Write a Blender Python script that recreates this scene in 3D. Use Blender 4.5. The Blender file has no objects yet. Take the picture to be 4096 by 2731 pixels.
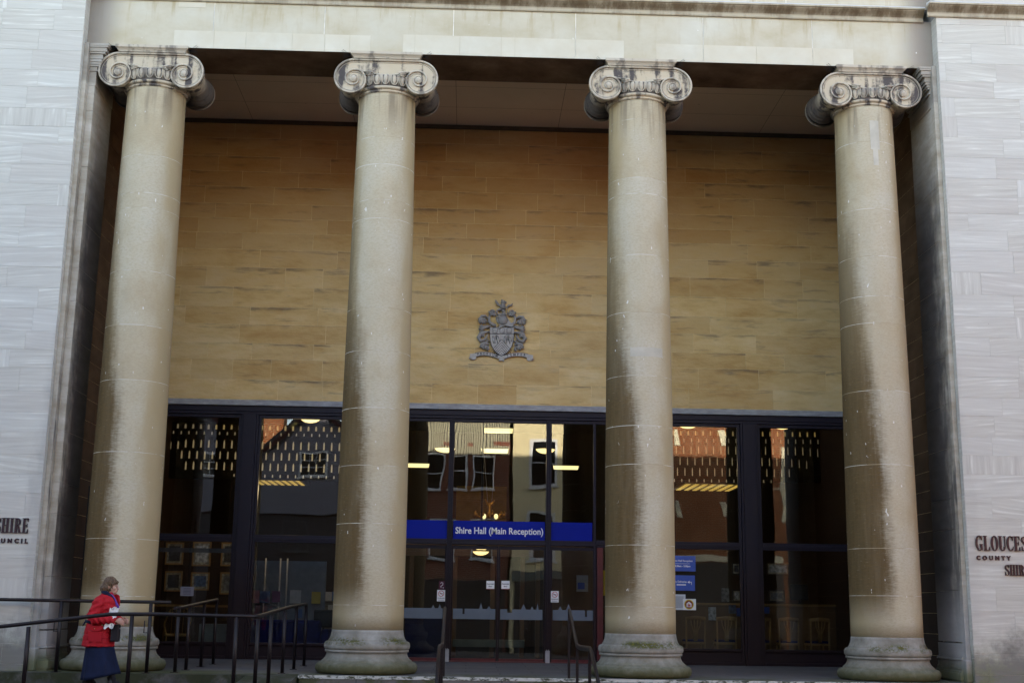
import bpy, bmesh, math, random
from mathutils import Vector, Matrix, noise, geometry
random.seed(7)
R_ = math.radians
sc = bpy.context.scene
COL = sc.collection

# ------------------------------------------------------------------ camera
CAM = (0.0, -21.677, 1.05)
YAW, PITCH, ROLL, FOC = -0.03176, 0.20947, -0.01467, 5050.0     # FOC in pixels of a 4096 px wide picture
def _rot():
    Rz = Matrix.Rotation(YAW, 3, 'Z'); Rx = Matrix.Rotation(PITCH, 3, 'X')
    cr, sr = math.cos(ROLL), math.sin(ROLL)
    Ry = Matrix(((cr, 0, sr), (0, 1, 0), (-sr, 0, cr)))
    return Rz @ Rx @ Ry
RM = _rot()
def at(px, py, Y=None, Z=None):
    d = RM @ Vector(((px - 2048) / FOC, 1.0, -(py - 1365.5) / FOC))
    t = (Y - CAM[1]) / d.y if Y is not None else (Z - CAM[2]) / d.z
    return Vector(CAM) + t * d
cam_data = bpy.data.cameras.new('camera'); cam = bpy.data.objects.new('camera', cam_data); COL.objects.link(cam)
cam_data.sensor_width = 36.0; cam_data.lens = FOC / 4096 * 36.0
cam_data.clip_start = 0.05; cam_data.clip_end = 2000
rgt, fwd, up = RM.col[0], RM.col[1], RM.col[2]
m4 = Matrix((( rgt[0], up[0], -fwd[0], CAM[0]), (rgt[1], up[1], -fwd[1], CAM[1]), (rgt[2], up[2], -fwd[2], CAM[2]), (0, 0, 0, 1)))
cam.matrix_world = m4
sc.camera = cam

# ------------------------------------------------------------------ light
SUN_EL, SUN_AZ = R_(22.0), R_(8.0)         # azimuth from +Y (behind the building) towards +X
world = bpy.data.worlds.new('World'); sc.world = world; world.use_nodes = True
wn = world.node_tree; wn.nodes.clear()
sky = wn.nodes.new('ShaderNodeTexSky'); sky.sky_type = 'NISHITA'; sky.sun_disc = False
sky.sun_elevation = SUN_EL; sky.sun_rotation = SUN_AZ
sky.air_density = 1.0; sky.dust_density = 0.7; sky.ozone_density = 1.0
bg = wn.nodes.new('ShaderNodeBackground'); bg.inputs['Strength'].default_value = 0.11
wo = wn.nodes.new('ShaderNodeOutputWorld')
hs = wn.nodes.new('ShaderNodeHueSaturation'); hs.inputs['Saturation'].default_value = 0.74      # thin white cloud
wn.links.new(sky.outputs[0], hs.inputs['Color']); wn.links.new(hs.outputs[0], bg.inputs[0]); wn.links.new(bg.outputs[0], wo.inputs[0])
sl = bpy.data.lights.new('sun', 'SUN'); sun = bpy.data.objects.new('sun', sl); COL.objects.link(sun)
sl.energy = 5.0; sl.angle = R_(0.5); sl.color = (1.0, 0.93, 0.82)
sdir = Vector((math.sin(SUN_AZ) * math.cos(SUN_EL), math.cos(SUN_AZ) * math.cos(SUN_EL), math.sin(SUN_EL)))
sun.rotation_euler = sdir.to_track_quat('Z', 'Y').to_euler(); sun.location = (0, 30, 40)
sc.view_settings.view_transform = 'Standard'; sc.view_settings.look = 'None'
sc.view_settings.exposure = 2.68; sc.view_settings.gamma = 1.0
sc.render.engine = 'CYCLES'
sc.cycles.use_denoising = True
sc.cycles.max_bounces = 8; sc.cycles.diffuse_bounces = 5; sc.cycles.glossy_bounces = 4
sc.cycles.transparent_max_bounces = 16; sc.cycles.caustics_reflective = False; sc.cycles.caustics_refractive = False
sc.cycles.sample_clamp_indirect = 6.0

# ------------------------------------------------------------------ mesh builder
class MB:
    def __init__(s): s.v = []; s.f = []; s.m = []; s.s = []; s.t = []; s.g = []; s.bz = {}
    def add(s, vs, fs, m=0, sm=False, t=0.5, g=0.0):
        o = len(s.v); s.v += [tuple(p) for p in vs]
        for f in fs:
            s.f.append(tuple(i + o for i in f)); s.m.append(m); s.s.append(sm); s.t.append(t); s.g.append(g)
    def quad(s, a, b, c, d, m=0, sm=False, t=0.5, g=0.0): s.add([a, b, c, d], [(0, 1, 2, 3)], m, sm, t, g)
    def box(s, x0, x1, y0, y1, z0, z1, m=0, t=0.5, g=0.0, bev=0.0):
        if x0 > x1: x0, x1 = x1, x0
        if y0 > y1: y0, y1 = y1, y0
        if z0 > z1: z0, z1 = z1, z0
        if bev <= 0:
            v = [(x0,y0,z0),(x1,y0,z0),(x1,y1,z0),(x0,y1,z0),(x0,y0,z1),(x1,y0,z1),(x1,y1,z1),(x0,y1,z1)]
            s.add(v, [(0,3,2,1),(4,5,6,7),(0,1,5,4),(1,2,6,5),(2,3,7,6),(3,0,4,7)], m, False, t, g)
        else:
            bm = bmesh.new(); bmesh.ops.create_cube(bm, size=1.0)
            for v in bm.verts: v.co = Vector(((x0+x1)/2 + v.co.x*(x1-x0), (y0+y1)/2 + v.co.y*(y1-y0), (z0+z1)/2 + v.co.z*(z1-z0)))
            bmesh.ops.bevel(bm, geom=bm.edges[:], offset=bev, segments=2, affect='EDGES', profile=0.5)
            s.bm(bm, m, False, t, g)
    def bm(s, bm, m=0, sm=False, t=0.5, g=0.0):
        bm.verts.index_update()
        s.add([v.co[:] for v in bm.verts], [[v.index for v in f.verts] for f in bm.faces], m, sm, t, g); bm.free()
    def lathe(s, prof, n=48, c=(0, 0, 0), m=0, sm=True, axis='Z', sq=(1, 1), mats=None, caps=True):
        o = len(s.v); k = len(prof)
        for (r, h) in prof:
            for i in range(n):
                a = 2 * math.pi * i / n
                p = (r * math.cos(a) * sq[0], r * math.sin(a) * sq[1], h)
                if axis == 'Y': p = (p[0], p[2], p[1])
                if axis == 'X': p = (p[2], p[0], p[1])
                s.v.append((c[0] + p[0], c[1] + p[1], c[2] + p[2]))
        for j in range(k - 1):
            for i in range(n):
                a, b = o + j * n + i, o + j * n + (i + 1) % n
                f = (a, b, b + n, a + n)
                s.f.append(f if axis != 'Y' else f[::-1]); s.m.append(mats[j] if mats else m); s.s.append(sm); s.t.append(0.5); s.g.append(0.0)
        if caps:
            f0 = tuple(o + i for i in range(n)); f1 = tuple(o + (k - 1) * n + i for i in range(n))
            for f in ((f0[::-1], f1) if axis != 'Y' else (f0, f1[::-1])):
                s.f.append(f); s.m.append(m); s.s.append(False); s.t.append(0.5); s.g.append(0.0)
    def tube(s, pts, r, n=8, m=0, sm=True, closed=False, sq=None, upv=None, caps=True):
        pts = [Vector(p) for p in pts]; N = len(pts); o = len(s.v)
        rs = r if isinstance(r, (list, tuple)) else [r] * N
        prev = None
        for i, p in enumerate(pts):
            if closed: t = pts[(i + 1) % N] - pts[i - 1]
            else: t = pts[min(i + 1, N - 1)] - pts[max(i - 1, 0)]
            t.normalize()
            if prev is None:
                ref = Vector(upv) if upv else (Vector((0, 0, 1)) if abs(t.z) < 0.9 else Vector((0, 1, 0)))
            else: ref = prev
            b = t.cross(ref)
            if b.length < 1e-6: b = t.cross(Vector((1, 0, 0)))
            b.normalize(); u = b.cross(t); u.normalize(); prev = u
            qx, qy = sq if sq else (1, 1)
            for k in range(n):
                a = 2 * math.pi * (k + .5) / n
                s.v.append(tuple(p + b * (rs[i] * qx * math.cos(a)) + u * (rs[i] * qy * math.sin(a))))
        M_ = N if closed else N - 1
        for i in range(M_):
            for k in range(n):
                a, b2 = o + i * n + k, o + i * n + (k + 1) % n
                c, d = o + ((i + 1) % N) * n + (k + 1) % n, o + ((i + 1) % N) * n + k
                s.f.append((a, b2, c, d)); s.m.append(m); s.s.append(sm); s.t.append(0.5); s.g.append(0.0)
        if caps and not closed:
            s.f.append(tuple(o + k for k in range(n))[::-1]); s.f.append(tuple(o + (N - 1) * n + k for k in range(n)))
            for _ in range(2): s.m.append(m); s.s.append(False); s.t.append(0.5); s.g.append(0.0)
    def prism(s, poly, y0, y1, m=0, t=0.5, plane='XZ', org=(0, 0, 0), side_m=None):
        """poly: list of (a,b); extruded between y0 and y1 along the third axis."""
        def P(a, b, y):
            if plane == 'XZ': q = (a, y, b)
            elif plane == 'XY': q = (a, b, y)
            else: q = (y, a, b)
            return (q[0] + org[0], q[1] + org[1], q[2] + org[2])
        n = len(poly)
        tri = geometry.tessellate_polygon([[Vector((a, b, 0)) for a, b in poly]])
        vs = [P(a, b, y0) for a, b in poly] + [P(a, b, y1) for a, b in poly]
        s.add(vs, [tuple(x) for x in tri] + [tuple(i + n for i in x)[::-1] for x in tri], m, False, t)
        s.add(vs, [(i, (i + 1) % n, (i + 1) % n + n, i + n) for i in range(n)], m if side_m is None else side_m, False, t)
    def ball(s, c, r, n=12, k=8, m=0):
        rr = r if isinstance(r, (tuple, list)) else (r, r, r)
        vs = [(c[0], c[1], c[2] - rr[2])]; fs = []
        for j in range(1, k):
            ph = -math.pi / 2 + math.pi * j / k
            for i in range(n):
                a = 2 * math.pi * i / n
                vs.append((c[0] + rr[0] * math.cos(ph) * math.cos(a), c[1] + rr[1] * math.cos(ph) * math.sin(a), c[2] + rr[2] * math.sin(ph)))
        vs.append((c[0], c[1], c[2] + rr[2])); L = len(vs) - 1
        for i in range(n): fs.append((0, 1 + (i + 1) % n, 1 + i)); fs.append((L, L - n + i, L - n + (i + 1) % n))
        for j in range(k - 2):
            for i in range(n):
                a, b = 1 + j * n + i, 1 + j * n + (i + 1) % n
                fs.append((a, b, b + n, a + n))
        s.add(vs, fs, m, True)
    def text(s, txt, c, size, depth, m=0, align='CENTER', bold=0.0, width=None, rot=0.0, space=1.0, ycol=None):
        cu = bpy.data.curves.new('txt', 'FONT'); cu.body = txt; cu.size = size; cu.extrude = 0; cu.align_x = align; cu.offset = bold; cu.space_character = space
        cu.resolution_u = 3
        ob = bpy.data.objects.new('txt', cu); me = bpy.data.meshes.new_from_object(ob)
        vs = [v.co.copy() for v in me.vertices]
        if width and vs:
            w0 = max(v.x for v in vs) - min(v.x for v in vs); k = width / w0
            for v in vs: v.x *= k
        cr, sr = math.cos(rot), math.sin(rot)
        P = [(c[0] + v.x * cr - v.y * sr, c[1], c[2] + v.x * sr + v.y * cr) for v in vs]
        Q = [(p[0], p[1] + depth, p[2]) for p in P]; n = len(P)
        fs = [tuple(p.vertices) for p in me.polygons]
        ec = {}
        for f in fs:
            for i in range(len(f)):
                e = (f[i], f[(i + 1) % len(f)]); ec[e] = 1
        side = [(a, b, b + n, a + n) for (a, b) in ec if (b, a) not in ec]
        s.add(P + Q, fs + side, m)
        bpy.data.objects.remove(ob); bpy.data.meshes.remove(me); bpy.data.curves.remove(cu)
    def build(s, name, mats, parent=None, loc=(0, 0, 0), rz=0.0):
        me = bpy.data.meshes.new(name); me.from_pydata(s.v, [], s.f)
        for mt in (mats if isinstance(mats, (list, tuple)) else [mats]): me.materials.append(mt)
        me.polygons.foreach_set('material_index', s.m); me.polygons.foreach_set('use_smooth', s.s)
        if len(set(s.t)) > 1:
            me.attributes.new('tone', 'FLOAT', 'FACE').data.foreach_set('value', s.t)
            me.attributes.new('grain', 'FLOAT', 'FACE').data.foreach_set('value', s.g)
        if s.bz: me.attributes.new('bz', 'FLOAT', 'POINT').data.foreach_set('value', [s.bz.get(i, 0.0) for i in range(len(s.v))])
        me.update()
        ob = bpy.data.objects.new(name, me); COL.objects.link(ob); ob.location = loc; ob.rotation_euler = (0, 0, rz)
        if parent: ob.parent = parent
        return ob
def tag(o, label=None, cat=None, group=None, kind=None):
    if label: o['label'] = label
    if cat: o['category'] = cat
    if group: o['group'] = group
    if kind: o['kind'] = kind
    return o
def thing(name, label, cat, loc=(0, 0, 0), rz=0.0, group=None):
    o = bpy.data.objects.new(name, None); COL.objects.link(o); o.location = loc; o.rotation_euler = (0, 0, rz)
    o.empty_display_size = 0.2
    return tag(o, label, cat, group)
def copy_tree(o, parent=None):
    c = o.copy(); COL.objects.link(c); c.parent = parent
    for ch in list(o.children): copy_tree(ch, c)
    return c
def ashlar(mb, x0, x1, z0, z1, y, course, lens, gap=0.008, depth=0.006, plane='Y', flip=False, seed=1, vprob=0.0, m=0):
    """coursed stone: every block its own face set a little in front of the mortar bed"""
    rnd = random.Random(seed)
    z = z0
    while z < z1 - 1e-4:
        h = rnd.uniform(*course) if isinstance(course, tuple) else course
        if z + h > z1 - 0.12: h = z1 - z
        x = x0 - rnd.uniform(0, lens[1])
        while x < x1:
            L = rnd.uniform(*lens)
            a, b = max(x, x0), min(x + L, x1)
            x += L
            if b - a < 0.03: continue
            g2 = gap / 2
            A, B, Cc, D = a + g2, b - g2, z + g2, z + h - g2
            dj = rnd.uniform(-.0015, .0015)
            def P(u, w, d):
                yy = y + (d if not flip else -d)
                return (u, yy, w) if plane == 'Y' else (yy, u, w)
            t, gr = rnd.random(), (1.0 if rnd.random() < vprob else 0.0)
            f = [P(A, Cc, dj), P(B, Cc, dj), P(B, D, dj), P(A, D, dj)]
            k = [P(A, Cc, depth), P(B, Cc, depth), P(B, D, depth), P(A, D, depth)]
            mb.add(f + k, [(0, 1, 2, 3), (0, 4, 5, 1), (1, 5, 6, 2), (2, 6, 7, 3), (3, 7, 4, 0)], m, False, t, gr)
            nb = len(mb.v)
            for q_ in (2, 3, 6, 7): mb.bz[nb - 8 + q_] = 1.0
        z += h

# ------------------------------------------------------------------ materials
class NT:
    def __init__(s, name, rough=0.8, spec=0.3):
        s.mat = bpy.data.materials.new(name); s.mat.use_nodes = True; s.nt = s.mat.node_tree
        s.b = s.nt.nodes['Principled BSDF']; s.b.inputs['Roughness'].default_value = rough; s.b.inputs['Specular IOR Level'].default_value = spec
    def n(s, t): return s.nt.nodes.new(t)
    def put(s, sock, v):
        if hasattr(v, 'is_output'): s.nt.links.new(v, sock)
        elif v is not None: sock.default_value = v
    def math(s, op, a, b=0.0, c=None, clamp=False):
        k = s.n('ShaderNodeMath'); k.operation = op; k.use_clamp = clamp
        s.put(k.inputs[0], a); s.put(k.inputs[1], b)
        if c is not None: s.put(k.inputs[2], c)
        return k.outputs[0]
    def coord(s, which='Object'): return s.n('ShaderNodeTexCoord').outputs[which]
    def pos(s): return s.n('ShaderNodeNewGeometry').outputs['Position']
    def geo(s, o): return s.n('ShaderNodeNewGeometry').outputs[o]
    def xyz(s, v):
        k = s.n('ShaderNodeSeparateXYZ'); s.put(k.inputs[0], v); return k.outputs
    def comb(s, x, y, z):
        k = s.n('ShaderNodeCombineXYZ'); s.put(k.inputs[0], x); s.put(k.inputs[1], y); s.put(k.inputs[2], z); return k.outputs[0]
    def scl(s, v, sc3, off=(0, 0, 0)):
        k = s.n('ShaderNodeMapping'); s.put(k.inputs['Vector'], v); k.inputs['Scale'].default_value = sc3; k.inputs['Location'].default_value = off; return k.outputs[0]
    def noise(s, v, scale=1.0, det=4.0, rough=0.55, dist=0.0):
        k = s.n('ShaderNodeTexNoise'); s.put(k.inputs['Vector'], v); s.put(k.inputs['Scale'], scale)
        k.inputs['Detail'].default_value = det; k.inputs['Roughness'].default_value = rough; k.inputs['Distortion'].default_value = dist; return k.outputs['Fac']
    def mr(s, v, a, b, c=0.0, d=1.0, smooth=True):
        k = s.n('ShaderNodeMapRange'); k.interpolation_type = 'SMOOTHSTEP' if smooth else 'LINEAR'
        s.put(k.inputs['Value'], v); s.put(k.inputs['From Min'], a); s.put(k.inputs['From Max'], b); s.put(k.inputs['To Min'], c); s.put(k.inputs['To Max'], d); return k.outputs[0]
    def ramp(s, v, stops):
        k = s.n('ShaderNodeValToRGB'); s.put(k.inputs[0], v); e = k.color_ramp.elements
        while len(e) > 2: e.remove(e[-1])
        for i, (p, c) in enumerate(stops):
            el = e[i] if i < 2 else e.new(p)
            el.position = p; el.color = (*c, 1) if len(c) == 3 else c
        return k.outputs[0]
    def mix(s, f, a, b, mode='MIX'):
        k = s.n('ShaderNodeMix'); k.data_type = 'RGBA'; k.blend_type = mode; k.clamp_factor = True
        s.put(k.inputs[0], f)
        for i, v in ((6, a), (7, b)): s.put(k.inputs[i], (*v, 1) if isinstance(v, (tuple, list)) and len(v) == 3 else v)
        return k.outputs[2]
    def attr(s, name):
        k = s.n('ShaderNodeAttribute'); k.attribute_name = name; return k.outputs['Fac']
    def color(s, c): s.put(s.b.inputs['Base Color'], (*c, 1) if isinstance(c, (tuple, list)) and len(c) == 3 else c)
    def bump(s, h, strength=0.3, dist=0.01):
        k = s.n('ShaderNodeBump'); s.put(k.inputs['Height'], h); k.inputs['Strength'].default_value = strength; k.inputs['Distance'].default_value = dist
        s.nt.links.new(k.outputs[0], s.b.inputs['Normal'])
MATS = {}
def plain(name, c, rough=0.6, spec=0.3, var=0.12, scale=6.0, metal=0.0, bump=0.0):
    if name in MATS: return MATS[name]
    k = NT(name, rough, spec); nz = k.noise(k.pos(), scale, 5)
    k.color(k.mix(k.mr(nz, .3, .7), [x * (1 - var) for x in c], [min(1, x * (1 + var)) for x in c]))
    k.b.inputs['Metallic'].default_value = metal
    if bump: k.bump(k.noise(k.pos(), scale * 6, 4), bump, 0.01)
    MATS[name] = k.mat; return k.mat
def glow(name, c, strength):
    if name in MATS: return MATS[name]
    k = NT(name); k.color((0.8, 0.8, 0.8)); k.b.inputs['Emission Color'].default_value = (*c, 1); k.b.inputs['Emission Strength'].default_value = strength
    MATS[name] = k.mat; return k.mat

def m_column():
    k = NT('column_stone', 0.85, 0.2); P = k.pos(); O = k.coord(); x, y, z = k.xyz(O)
    g = k.noise(k.scl(P, (1, 1, 1.0)), 1.3, 5)
    base = k.ramp(g, [(.3, (.42, .35, .235)), (.5, (.485, .43, .315)), (.7, (.51, .475, .38))])
    base = k.mix(k.mr(k.attr('tone'), 0, 1, .0, .5, False), base, k.mix(k.math('FRACT', k.math('MULTIPLY', k.attr('tone'), 3.7)), (.40, .315, .19), (.52, .49, .41)))
    fine = k.noise(k.scl(P, (9, 9, 22)), 2.4, 6, .72)
    base = k.mix(k.mr(fine, .38, .72, 0, .5), base, (.33, .27, .18))
    # rain-washed pale front, ochre flanks
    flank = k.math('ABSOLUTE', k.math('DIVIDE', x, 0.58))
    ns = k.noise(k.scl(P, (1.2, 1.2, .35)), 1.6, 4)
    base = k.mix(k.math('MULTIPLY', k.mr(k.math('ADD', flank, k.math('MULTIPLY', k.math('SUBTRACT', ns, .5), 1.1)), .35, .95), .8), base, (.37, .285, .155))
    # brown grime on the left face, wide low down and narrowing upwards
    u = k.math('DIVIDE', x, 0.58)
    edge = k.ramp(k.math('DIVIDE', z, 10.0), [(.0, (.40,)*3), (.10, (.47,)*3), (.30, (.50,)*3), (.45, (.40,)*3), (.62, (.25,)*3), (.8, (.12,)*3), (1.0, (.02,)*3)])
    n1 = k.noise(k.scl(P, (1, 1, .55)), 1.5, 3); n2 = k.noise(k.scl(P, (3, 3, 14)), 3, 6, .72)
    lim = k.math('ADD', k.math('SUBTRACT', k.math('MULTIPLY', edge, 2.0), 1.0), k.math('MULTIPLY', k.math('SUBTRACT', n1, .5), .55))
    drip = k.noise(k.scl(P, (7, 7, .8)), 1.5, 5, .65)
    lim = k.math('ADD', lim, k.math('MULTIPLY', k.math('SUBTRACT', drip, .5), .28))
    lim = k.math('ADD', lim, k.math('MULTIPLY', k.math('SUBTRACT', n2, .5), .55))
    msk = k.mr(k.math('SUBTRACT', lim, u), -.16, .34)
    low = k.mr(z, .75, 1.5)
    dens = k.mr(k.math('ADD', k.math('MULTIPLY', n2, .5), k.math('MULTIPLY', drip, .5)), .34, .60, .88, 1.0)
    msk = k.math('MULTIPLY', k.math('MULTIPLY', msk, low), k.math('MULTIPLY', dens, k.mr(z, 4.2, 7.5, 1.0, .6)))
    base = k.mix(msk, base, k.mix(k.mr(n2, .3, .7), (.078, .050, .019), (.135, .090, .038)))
    scr = k.noise(k.scl(P, (5, 5, 45)), 2.2, 3, .5)
    base = k.mix(k.math('MULTIPLY', msk, k.mr(scr, .66, .74, 0, .5)), base, (.33, .29, .22))
    # pale scratches and bird droppings
    sp = k.noise(k.scl(P, (7, 7, 3.2)), 2.6, 2, .4)
    base = k.mix(k.mr(sp, .74, .77, 0, .75), base, (.75, .74, .72))
    # soot streaks just below the capital
    st = k.noise(k.scl(P, (7, 7, .5)), 1.0, 3)
    top = k.math('MULTIPLY', k.mr(z, 9.1, 9.95), k.mr(st, .48, .66))
    base = k.mix(k.math('MULTIPLY', top, .55), base, (.11, .083, .06))
    k.color(base); k.bump(k.noise(k.scl(P, (12, 12, 30)), 4, 5), .25, .008); return k.mat
def m_base():
    k = NT('base_stone', 0.9, 0.2); P = k.pos(); x, y, z = k.xyz(k.coord())
    g = k.noise(P, 3.0, 6, .65)
    c = k.ramp(g, [(.3, (.17, .155, .125)), (.55, (.28, .265, .235)), (.75, (.40, .385, .355))])
    n2 = k.noise(P, 5, 6, .7)
    green = k.math('MULTIPLY', k.mr(k.math('ADD', z, k.math('MULTIPLY', k.math('SUBTRACT', n2, .5), .25)), .40, .04), .95)
    c = k.mix(green, c, k.mix(k.noise(P, 12, 4), (.045, .052, .017), (.105, .098, .045)))
    up = k.xyz(k.geo('Normal'))[2]
    n3 = k.noise(P, 2.2, 3); n4 = k.noise(P, 26, 4, .7)
    mo = k.math('MULTIPLY', k.math('MULTIPLY', k.mr(z, .44, .50), k.mr(z, .62, .54)), k.mr(k.math('ADD', n3, k.math('MULTIPLY', n4, .75)), .78, .98))
    front = k.mr(y, .1, -.45)
    mo = k.math('MULTIPLY', mo, front)
    c = k.mix(mo, c, k.ramp(n4, [(.35, (.02, .03, .01)), (.5, (.065, .07, .018)), (.68, (.15, .14, .025))]))
    k.color(c); k.bump(k.math('ADD', n2, k.math('MULTIPLY', k.math('MULTIPLY', n4, mo), 3)), .5, .015); return k.mat
def m_capital(ridge=False):
    k = NT('capital_ridge_stone' if ridge else 'capital_stone', 0.85, 0.2); P = k.pos()
    s1 = k.noise(k.scl(P, (5.5, 5.5, .9)), 1.0, 4, .5, .3); s2 = k.noise(P, 9, 5, .65)
    pale = k.mix(k.noise(P, 2.5, 3), (.50, .41, .28), (.50, .45, .365))
    dark = k.mix(s2, (.05, .045, .047), (.115, .10, .095))
    f = k.mr(k.math('ADD', s1, k.math('MULTIPLY', k.math('SUBTRACT', s2, .5), .45)), .46, .62)
    yb = k.mr(k.xyz(P)[1], -.30, .25)         # back scrolls darker than the front ones
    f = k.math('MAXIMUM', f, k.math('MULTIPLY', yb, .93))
    if ridge: f = k.math('MULTIPLY', f, .6); pale = k.mix(.5, pale, (.47, .43, .37))
    c = k.mix(f, pale, dark)
    k.color(c); k.bump(s2, .3, .01); return k.mat
def m_crust():
    return plain('capital_crust', (.15, .137, .128), .9, .2, .3, 7)
def m_wall():
    k = NT('ashlar_ochre', 0.9, 0.2); P = k.pos(); x, y, z = k.xyz(P); t = k.attr('tone')
    g = k.noise(k.scl(P, (.5, .5, 1.6)), 2.2, 6, .62)
    c = k.ramp(g, [(.28, (.52, .33, .125)), (.5, (.68, .50, .235)), (.72, (.75, .60, .34))])
    c = k.mix(k.mr(t, 0, 1, .05, .48, False), c, k.mix(k.mr(k.math('FRACT', k.math('MULTIPLY', t, 7.3)), 0, 1), (.42, .235, .075), (.56, .44, .24)))
    # darker and redder towards the top: weaker light painted into the stone
    c = k.mix(k.mr(k.math('ADD', z, k.math('MULTIPLY', g, 2.0)), 8.2, 11.5, 0, .5), c, (.34, .16, .06))
    # dark bedding seams: long thin smears
    bz = k.attr('bz'); off = k.math('MULTIPLY', t, 23.0)
    se = k.noise(k.comb(k.math('MULTIPLY', x, 1.0), off, k.math('MULTIPLY', z, 7.0)), 1.3, 5, .62, .4)
    se = k.math('ADD', se, k.math('MULTIPLY', k.mr(k.math('ADD', bz, k.math('MULTIPLY', k.math('SUBTRACT', k.noise(k.scl(P, (1.6, 1, 1)), 1.5, 3), .5), .5)), .62, .98), .13))
    sm_ = k.math('MULTIPLY', k.mr(se, .56, .82), k.mr(k.noise(k.scl(P, (.5, 1, .5)), 1.2, 2), .34, .56))
    c = k.mix(k.math('MULTIPLY', sm_, .66), c, (.105, .085, .078))
    pl = k.noise(k.scl(P, (.9, 1, 3.2), (7, 0, 2)), 1.6, 4, .6)
    c = k.mix(k.mr(pl, .60, .80, 0, .45), c, (.50, .42, .28))
    k.color(c); k.bump(k.math('ADD', k.noise(P, 14, 6, .7), k.math('MULTIPLY', k.noise(k.scl(P, (1, 1, 2.4)), 1.8, 5, .62, .3), 3)), .55, .02); return k.mat
def m_mortar(name='mortar_pale', c=(.46, .41, .32)):
    return plain(name, c, .95, .1, .25, 5)
def m_wing():
    k = NT('wing_limestone', 0.85, 0.25); P = k.pos(); x, y, z = k.xyz(P); t = k.attr('tone'); gr = k.attr('grain')
    off = k.math('MULTIPLY', t, 37.0)
    ph = k.math('MULTIPLY', x, k.mr(t, 0, 1, -.10, .10, False))
    vh = k.comb(k.math('MULTIPLY', x, .85), off, k.math('MULTIPLY', k.math('ADD', z, ph), 19.0))
    vv = k.comb(k.math('MULTIPLY', x, 12.0), off, k.math('MULTIPLY', z, .8))
    mx = k.n('ShaderNodeMix'); mx.data_type = 'VECTOR'; k.put(mx.inputs[0], gr); k.put(mx.inputs[4], vh); k.put(mx.inputs[5], vv)
    st = k.noise(mx.outputs[1], 1.15, 5, .6, .35)
    c = k.ramp(st, [(.28, (.43, .41, .365)), (.47, (.505, .488, .44)), (.58, (.545, .535, .485)), (.70, (.69, .685, .63))])
    c = k.mix(k.mr(k.math('FRACT', k.math('MULTIPLY', t, 3.1)), 0, 1, .05, .5, False), c, k.mix(k.mr(k.math('FRACT', k.math('MULTIPLY', t, 5.7)), 0, 1), (.46, .425, .39), (.60, .605, .575)))
    blot = k.noise(P, .7, 4); c = k.mix(k.mr(blot, .45, .72, 0, .3), c, (.50, .475, .42))
    pk = k.noise(k.scl(P, (9, 9, 6)), 3, 2); c = k.mix(k.mr(pk, .765, .79, 0, .7), c, (.16, .12, .09))
    # algae and splash dirt close to the pavement, soot along the inner corners
    n1 = k.noise(P, 2.3, 6, .7)
    d = k.math('ADD', z, k.math('MULTIPLY', k.math('SUBTRACT', n1, .5), 1.6))
    c = k.mix(k.mr(d, .95, .15, 0, .85), c, k.mix(k.mr(n1, .45, .6), (.13, .125, .11), (.10, .11, .04)))
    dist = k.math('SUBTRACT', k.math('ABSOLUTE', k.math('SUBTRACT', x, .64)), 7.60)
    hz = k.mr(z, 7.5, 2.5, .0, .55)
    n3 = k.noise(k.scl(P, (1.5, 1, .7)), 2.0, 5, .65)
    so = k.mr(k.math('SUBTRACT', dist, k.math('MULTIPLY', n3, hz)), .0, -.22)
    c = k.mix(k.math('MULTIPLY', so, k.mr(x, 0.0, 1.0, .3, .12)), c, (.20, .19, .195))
    k.color(c); k.bump(k.math('ADD', st, k.noise(P, 20, 4)), .15, .006); return k.mat
def m_entab():
    k = NT('entablature_stone', 0.85, 0.2); P = k.pos(); x, y, z = k.xyz(P); t = k.attr('tone')
    g = k.noise(k.scl(P, (.6, 1, .9)), 1.3, 5, .6)
    c = k.ramp(g, [(.3, (.42, .36, .24)), (.5, (.515, .47, .365)), (.7, (.565, .545, .465))])
    c = k.mix(k.mr(t, 0, 1, 0, .22, False), c, (.55, .53, .46))
    n2 = k.noise(k.scl(P, (2.6, 1, .35)), 2.2, 5, .65)
    c = k.mix(k.math('MULTIPLY', k.mr(n2, .50, .72), k.mr(z, 11.1, 11.75, .15, .65)), c, (.34, .255, .125))
    ex = k.math('SUBTRACT', k.math('ABSOLUTE', k.math('SUBTRACT', x, .64)), 7.1)
    c = k.mix(k.mr(k.math('ADD', ex, k.math('MULTIPLY', g, .3)), -.05, .55, 0, .75), c, (.185, .16, .15))
    sp = k.noise(k.scl(P, (5, 5, 3)), 3, 2, .4); c = k.mix(k.mr(sp, .745, .77, 0, .8), c, (.75, .74, .72))
    k.color(c); k.bump(k.noise(P, 18, 5), .2, .006); return k.mat
def m_patch():
    k = NT('new_stone_patch', 0.85, 0.2); P = k.pos(); t = k.attr('tone'); g = k.noise(P, 2.0, 6, .6)
    c = k.ramp(g, [(.3, (.53, .48, .375)), (.6, (.585, .555, .465)), (.8, (.63, .61, .53))])
    c = k.mix(k.mr(t, 0, 1, 0, .35, False), c, (.60, .545, .43))
    k.color(c); k.bump(k.noise(P, 20, 4), .15, .005); return k.mat
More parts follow.
